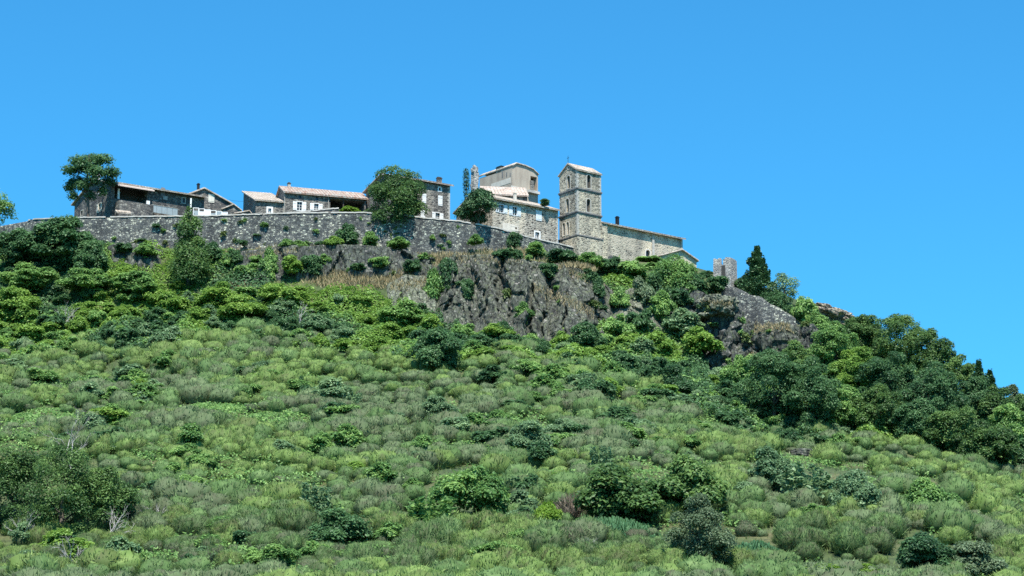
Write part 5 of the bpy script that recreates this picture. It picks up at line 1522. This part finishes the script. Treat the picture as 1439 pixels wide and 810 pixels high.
# distinct bushes within the broom slope
big = lambda mm, s_, n=4200, lf=.2: bush_mesh('leafy_bush', mm, s_, n, lf, 3.2, 2.3, 20, .36)
for (px, py, w, h, mm, sk, lab) in [
    (655, 735, 105, 82, 'lf_mid', 0, 'big rounded green bush in the middle of the lower slope'),
    (605, 752, 90, 56, 'lf_mid', 1, 'spiky leaved bush leaning left of the big rounded green bush'),
    (745, 640, 66, 50, 'lf_blue', 0, 'bluish green bush right above the big rounded green bush'),
    (790, 622, 50, 36, 'lf_blue', 0, 'bluish bush touching the right side of another bluish bush'),
    (845, 668, 42, 44, 'lf_blue', 1, 'spindly bluish bush between two broom rows right of centre'),
    (614, 590, 52, 34, 'lf_blue', 0, 'lone grey blue bush high in the broom slope'),
    (555, 605, 26, 30, 'lf_blue', 1, 'small dark spiky bush left of the lone grey blue bush'),
    (497, 575, 30, 24, 'lf_blue', 1, 'small bluish spiky bush beside the bare dead stem'),
    (440, 725, 56, 48, 'lf_blue', 1, 'tall spiky bluish bush left of the spiky leaved bush'),
    (478, 775, 100, 62, 'lf_dark', 0, 'dark feathery bush at the lower left of centre'),
    (885, 738, 132, 86, 'lf_oak', 0, 'wide dark oak bush left half of the right centre thicket'),
    (965, 730, 112, 88, 'lf_oak', 0, 'wide dark oak bush right half of the right centre thicket'),
    (770, 752, 50, 44, 'lf_lime', 0, 'compact bright lime green bush beside the withered shrub'),
    (1085, 690, 80, 60, 'lf_blue', 0, 'bluish leafy bush below the dark tree clump'),
    (1135, 710, 90, 56, 'lf_blue', 1, 'loose bluish bush with upright shoots right of a leafy one'),
    (1200, 730, 66, 66, 'lf_blue', 0, 'bluish rounded bush above the broom hollow at right'),
    (1305, 728, 82, 60, 'lf_mid', 0, 'solitary mid green bush on the right broom slope'),
    (1295, 810, 90, 64, 'lf_dark', 0, 'dark green bush at the lower right edge'),
    (1370, 815, 80, 56, 'lf_olive', 0, 'silvery bush in the lower right corner'),
    (1150, 822, 80, 32, 'lf_lime', 0, 'vivid green bush cut by the bottom edge right of the silver tree'),
    (1215, 818, 60, 24, 'lf_lime', 0, 'small vivid green bush right of another at the bottom edge'),
    (390, 805, 80, 40, 'lf_mid', 0, 'mid green bush at the bottom edge left of centre'),
    (700, 805, 90, 44, 'lf_mid', 0, 'low green bush at the bottom edge below the big rounded bush'),
    (730, 780, 60, 36, 'lf_mid', 0, 'low mid green bush left of the blue green straps'),
    (160, 640, 40, 20, 'lf_mid', 0, 'small green bush above the left thicket'),
    (820, 500, 60, 46, 'lf_dark', 0, 'dark bush at the upper edge of the broom below the cliff'),
    (615, 525, 70, 60, 'lf_dark', 0, 'dark bush at the upper edge of the broom below the left cliff edge'),
    (950, 560, 60, 44, 'lf_dark', 0, 'dark bush at the upper edge of the broom below the right outcrop'),
    (340, 455, 70, 40, 'lf_bramble', 0, 'bright bush on the bank left of the bare forked stem')]:
    bush(px, py, w, h, mm, lab, spiky=bool(sk), mesh=None if sk else big(mm, int(px * 3 + py), 13000, .17))
nb = 0
for _ in range(2600):
    px, py = RNG.uniform(10, 1430), RNG.uniform(520, 800)
    if py < broom_line(px) + 12 or in_patch(px, py, 1.1): continue
    if nb >= 200: break
    v = fbm(px, py, .012, 90, 3)
    if v < .47: continue
    nb += 1
    mm = ('lf_mid', 'lf_blue', 'lf_dark', 'lf_bramble')[int(RNG.choice(4, p=[.5, .2, .2, .1]))]
    w = RNG.uniform(26, 66)
    bush(px, py, w, w * RNG.uniform(.4, .65), mm, {'lf_mid': 'small mid green bush scattered in the broom slope', 'lf_blue': 'small bluish bush scattered in the broom slope', 'lf_dark': 'small dark bush scattered in the broom slope', 'lf_bramble': 'small bright bush scattered in the broom slope'}[mm],
         name='small_bush', group={'lf_mid': 'mid green bushes in the broom', 'lf_blue': 'bluish bushes in the broom', 'lf_dark': 'dark bushes in the broom', 'lf_bramble': 'bright bushes in the broom'}[mm])
# reddish withered shrub, strap-leaved plants
V, T, tn = broom_arrays(77, 900, wid=.05, ln0=.6, core=.4); pk = tri_mesh('withered_shrub', V, T, M['pinkdry'], tn)
for (px, py, w, h, lab) in [(802, 735, 46, 34, 'pinkish withered shrub beside the lime green bush'), (768, 757, 30, 22, 'small straw coloured withered shrub below the lime green bush')]:
    q = hit(px, py); ppm = F / (q.y * CP + q.z * SP)
    o = link('withered_shrub', pk, None, q - Vector((0, 0, .1)), px); o.scale = (w / ppm / 2.3, w / ppm / 2.3, h / ppm / 1.4); tag(o, lab, 'shrub')
def straps(px, py, wpx, hpx, n, label):
    q = hit(px, py); ppm = F / (q.y * CP + q.z * SP); rx = wpx / ppm / 2; hh = hpx / ppm
    rg = np.random.default_rng(int(px)); P = np.c_[rg.uniform(-1, 1, n), rg.uniform(-1, 1, n)]; P = P[(P ** 2).sum(1) < 1]; n = len(P)
    xy = P * [rx, rx * .9]; gz = ground(xy[:, 0] + q.x, xy[:, 1] + q.y) - q.z
    base = np.c_[xy, gz]; a = rg.uniform(0, 6.28, n); d = np.c_[np.cos(a), np.sin(a), np.zeros(n)]; h_ = hh * rg.uniform(.5, 1, n)[:, None] * (1.1 - (P ** 2).sum(1))[:, None]
    side = np.c_[-np.sin(a), np.cos(a), np.zeros(n)] * .07
    mid = base + d * .25 + np.array([0, 0, 1]) * h_; tip = base + d * .75 + np.array([0, 0, .62]) * h_
    V = np.stack([base - side, base + side, mid - side, mid + side, tip], 1).reshape(-1, 3)
    i = np.arange(n)[:, None] * 5
    T = np.concatenate([i + [[0, 1, 3]], i + [[0, 3, 2]], i + [[2, 3, 4]]], 1).reshape(-1, 3)
    o = link('reed_clump', tri_mesh('reed_clump', V, T, M['lf_reed'], np.repeat(np.clip(.5 + rg.normal(size=n) * .2, 0, 1), 5)), None, q)
    tag(o, label, 'plants')
straps(862, 755, 135, 26, 2600, 'long clump of blue green strap leaved plants left of the silvery tree')
straps(1062, 785, 90, 24, 1500, 'smaller clump of blue green strap leaved plants right of the silvery tree')
# bare and dead stems
def bare(px, py, h_px, w_px, seed, label, mat='dead', name='dead_shrub', n=14):
    q = hit(px, py); ppm = F / (q.y * CP + q.z * SP)
    g = bare_mesh(name, seed, h_px / ppm, w_px / ppm, n)
    o = g.build(name, M[mat], None, q); tag(o, label, 'dead shrub')
bare(92, 462, 44, 30, 1, 'grey dead stump with bare branches among the left bushes', n=18)
bare(100, 660, 105, 60, 2, 'bare bleached stem rising from the left thicket')
bare(150, 768, 84, 80, 3, 'dead branching shrub at the right edge of the left thicket')
bare(215, 748, 50, 40, 4, 'thin bare shrub standing in the broom right of the left thicket')
bare(35, 770, 70, 60, 5, 'grey bare shrub at the lower left corner')
bare(465, 582, 26, 14, 6, 'small bleached dead stem standing in the pale broom')
bare(100, 800, 56, 80, 7, 'tangled grey bare shrub at the bottom left edge', n=20)
bare(828, 790, 46, 16, 8, 'thin dead stem in front of the strap leaved plants')
bare(420, 462, 50, 30, 9, 'bare forked stem on the bank below the dry grass')
bare(300, 800, 44, 40, 10, 'dark bare twigs at the bottom edge left of centre', 'bark')

# ------------------------------------------------------------------ trees
tree('umbrella_pine', 126, 417.2, 212, 80, 'pads', 'lf_dark', 'flat topped pine tree before the gable of the long dark house', nleaf=9000, leaf=.46, base=at(124, 306, 417.2) + Vector((0, 0, -.6)))
tree('round_tree', 556, 411.5, 225, 94, 'round', 'lf_oak', 'big round leafy tree overhanging the rampart before the tall house', nleaf=24000, leaf=.36, base=at(556, 306, 411.5), zoff=-1.4, crown_from=-.24, nl=64, lobe=.26)
tree('dark_round_tree', 672, 414, 266, 56, 'round', 'lf_conifer', 'dark dense evergreen tree before the gable of the shuttered house', nleaf=14000, leaf=.34, base=at(672, 318, 414), zoff=-.8, crown_from=.1, nl=16)
tree('cypress', 655.5, 436, 241, 9, 'column', 'lf_conifer', 'slender dark cypress left of the broken pillar', nleaf=1800, leaf=.22, base=at(655, 276, 436), zoff=-3)
tree('pointed_tree', 262, 404.5, 282, 80, 'cone', 'lf_oak', 'pointed bushy green tree standing in front of the rampart', nleaf=14000, leaf=.4, base=at(264, 404, 404.5), zoff=-.8)
tree('leafy_tree', -12, 428, 266, 66, 'round', 'lf_mid', 'leafy tree cut by the left edge behind the rampart', nleaf=4500, leaf=.4, base=at(-12, 322, 428), zoff=-1, crown_from=.1)
tree('fir_tree', 1066, 409, 347, 92, 'fir', 'lf_conifer', 'dark layered fir on the ridge right of the ruined tower', nleaf=12000, leaf=.5, zoff=-.5)
tree('ridge_tree', 1104, 407, 384, 56, 'round', 'lf_blue', 'loose airy tree right of the dark fir on the ridge', nleaf=2600, leaf=.32, nl=12)
tree('ridge_tree', 1090, 405, 408, 50, 'round', 'lf_dark', 'dark bushy tree below the fir above the sloping broken wall', nleaf=3500, leaf=.34, crown_from=.05)
tree('hanging_tree', 950, 407.5, 362, 84, 'round', 'lf_mid', 'leafy green tree growing from the cliff below the gabled outhouse', nleaf=11000, leaf=.42, zoff=-1, crown_from=.05)
tree('hanging_tree', 980, 407, 384, 52, 'round', 'lf_dark', 'dark leafy tree between the outhouse and the ruined tower', nleaf=8000, leaf=.42, zoff=-1, crown_from=.05)
tree('hanging_tree', 925, 405, 384, 50, 'round', 'lf_dark', 'dark tree in the hollow under the leafy cliff tree', nleaf=3500, leaf=.36, zoff=-1, crown_from=.05)
# the wood on the right flank
WOOD = [(1088, 352, 488, 110, 'lf_dark', 'big dark tree below the rock bulge at the left edge of the wood'),
        (1145, 349, 500, 100, 'lf_dark', 'dark tree at the bottom of the wood above the smooth boulder'),
        (1045, 372, 496, 70, 'lf_mid', 'mid green tree under the dark hollow of the outcrop'),
        (1120, 372, 478, 80, 'lf_oak', 'tree behind the big dark one below the rock bulge'),
        (1175, 385, 452, 84, 'lf_mid', 'green tree climbing the bank right of the rock bulge'),
        (1150, 400, 440, 56, 'lf_mid', 'small green tree below the pale ridge rock'),
        (1212, 398, 440, 74, 'lf_oak', 'tree at the crest right of the pale ridge rock'),
        (1205, 372, 482, 84, 'lf_bramble', 'brighter green tree in the middle of the wood'),
        (1190, 352, 540, 84, 'lf_mid', 'low mid green tree above the broom at the foot of the wood'),
        (1262, 392, 436, 100, 'lf_oak', 'tallest rounded tree on the skyline of the wood'),
        (1250, 368, 488, 100, 'lf_dark', 'dark tree below the tallest skyline tree'),
        (1235, 350, 540, 96, 'lf_oak', 'oak at the foot of the wood above the rounded broom bushes'),
        (1318, 385, 455, 84, 'lf_oak', 'skyline tree with a peaked top right of the tallest one'),
        (1310, 362, 505, 110, 'lf_dark', 'broad dark tree in the heart of the wood'),
        (1290, 347, 560, 86, 'lf_dark', 'deep shaded tree at the foot of the wood'),
        (1352, 378, 488, 76, 'lf_oak', 'oak between the peaked skyline tree and the two conifers'),
        (1345, 343, 562, 100, 'lf_oak', 'broad oak near the lower right end of the wood'),
        (1392, 336, 590, 96, 'lf_oak', 'leafy tree at the lower right end of the wood'),
        (1418, 352, 562, 76, 'lf_mid', 'mid green tree at the right picture edge'),
        (1450, 338, 604, 70, 'lf_dark', 'dark tree cut by the right picture edge'),
        (1425, 372, 536, 60, 'lf_olive', 'pale grey green tree on the skyline at the right edge'),
        (1374, 368, 520, 76, 'lf_dark', 'dark tree right below the two conifer tips'),
        (1404, 366, 530, 72, 'lf_oak', 'rounded tree under the shorter conifer near the right edge'),
        (1436, 362, 548, 84, 'lf_oak', 'rounded tree at the right edge above the mid green one'),
        (1490, 345, 600, 90, 'lf_oak', 'oak just beyond the right picture edge')]
for (px, Y, tp, w, mm, lab) in WOOD:
    tree('woodland_tree', px, Y, tp, w, 'round', mm, lab, 'tree', 'trees of the wood on the right flank', nleaf=26000, leaf=.32, crown_from=-.05, nl=60, lobe=.2)
tree('conifer', 1380, 372, 508, 88, 'fir', 'lf_conifer', 'taller of the two conifers rising above the wood', nleaf=9000, leaf=.5)
tree('conifer', 1396, 374, 522, 76, 'fir', 'lf_conifer', 'shorter conifer right of the taller one above the wood', nleaf=8000, leaf=.5)
# trees and thicket low on the slope
q = hit(985, 808); tree('silvery_tree', 985, q.y, 690, 104, 'round', 'lf_olive', 'feathery silvery green tree at the bottom right of centre', nleaf=20000, leaf=.22, crown_from=-.05, nl=46, lobe=.24)
for (px, py, tp, w, mm, lab) in [(20, 745, 618, 130, 'lf_oak', 'leafy green tree at the left edge of the lower thicket'), (85, 762, 622, 140, 'lf_oak', 'middle tree of the lower left thicket behind the bare stem'),
                                 (145, 755, 645, 110, 'lf_oak', 'right tree of the lower left thicket with dark foot')]:
    q = hit(px, py); tree('thicket_tree', px, q.y, tp, w, 'round', mm, lab, nleaf=20000, leaf=.26, crown_from=-.15, nl=44, lobe=.26)
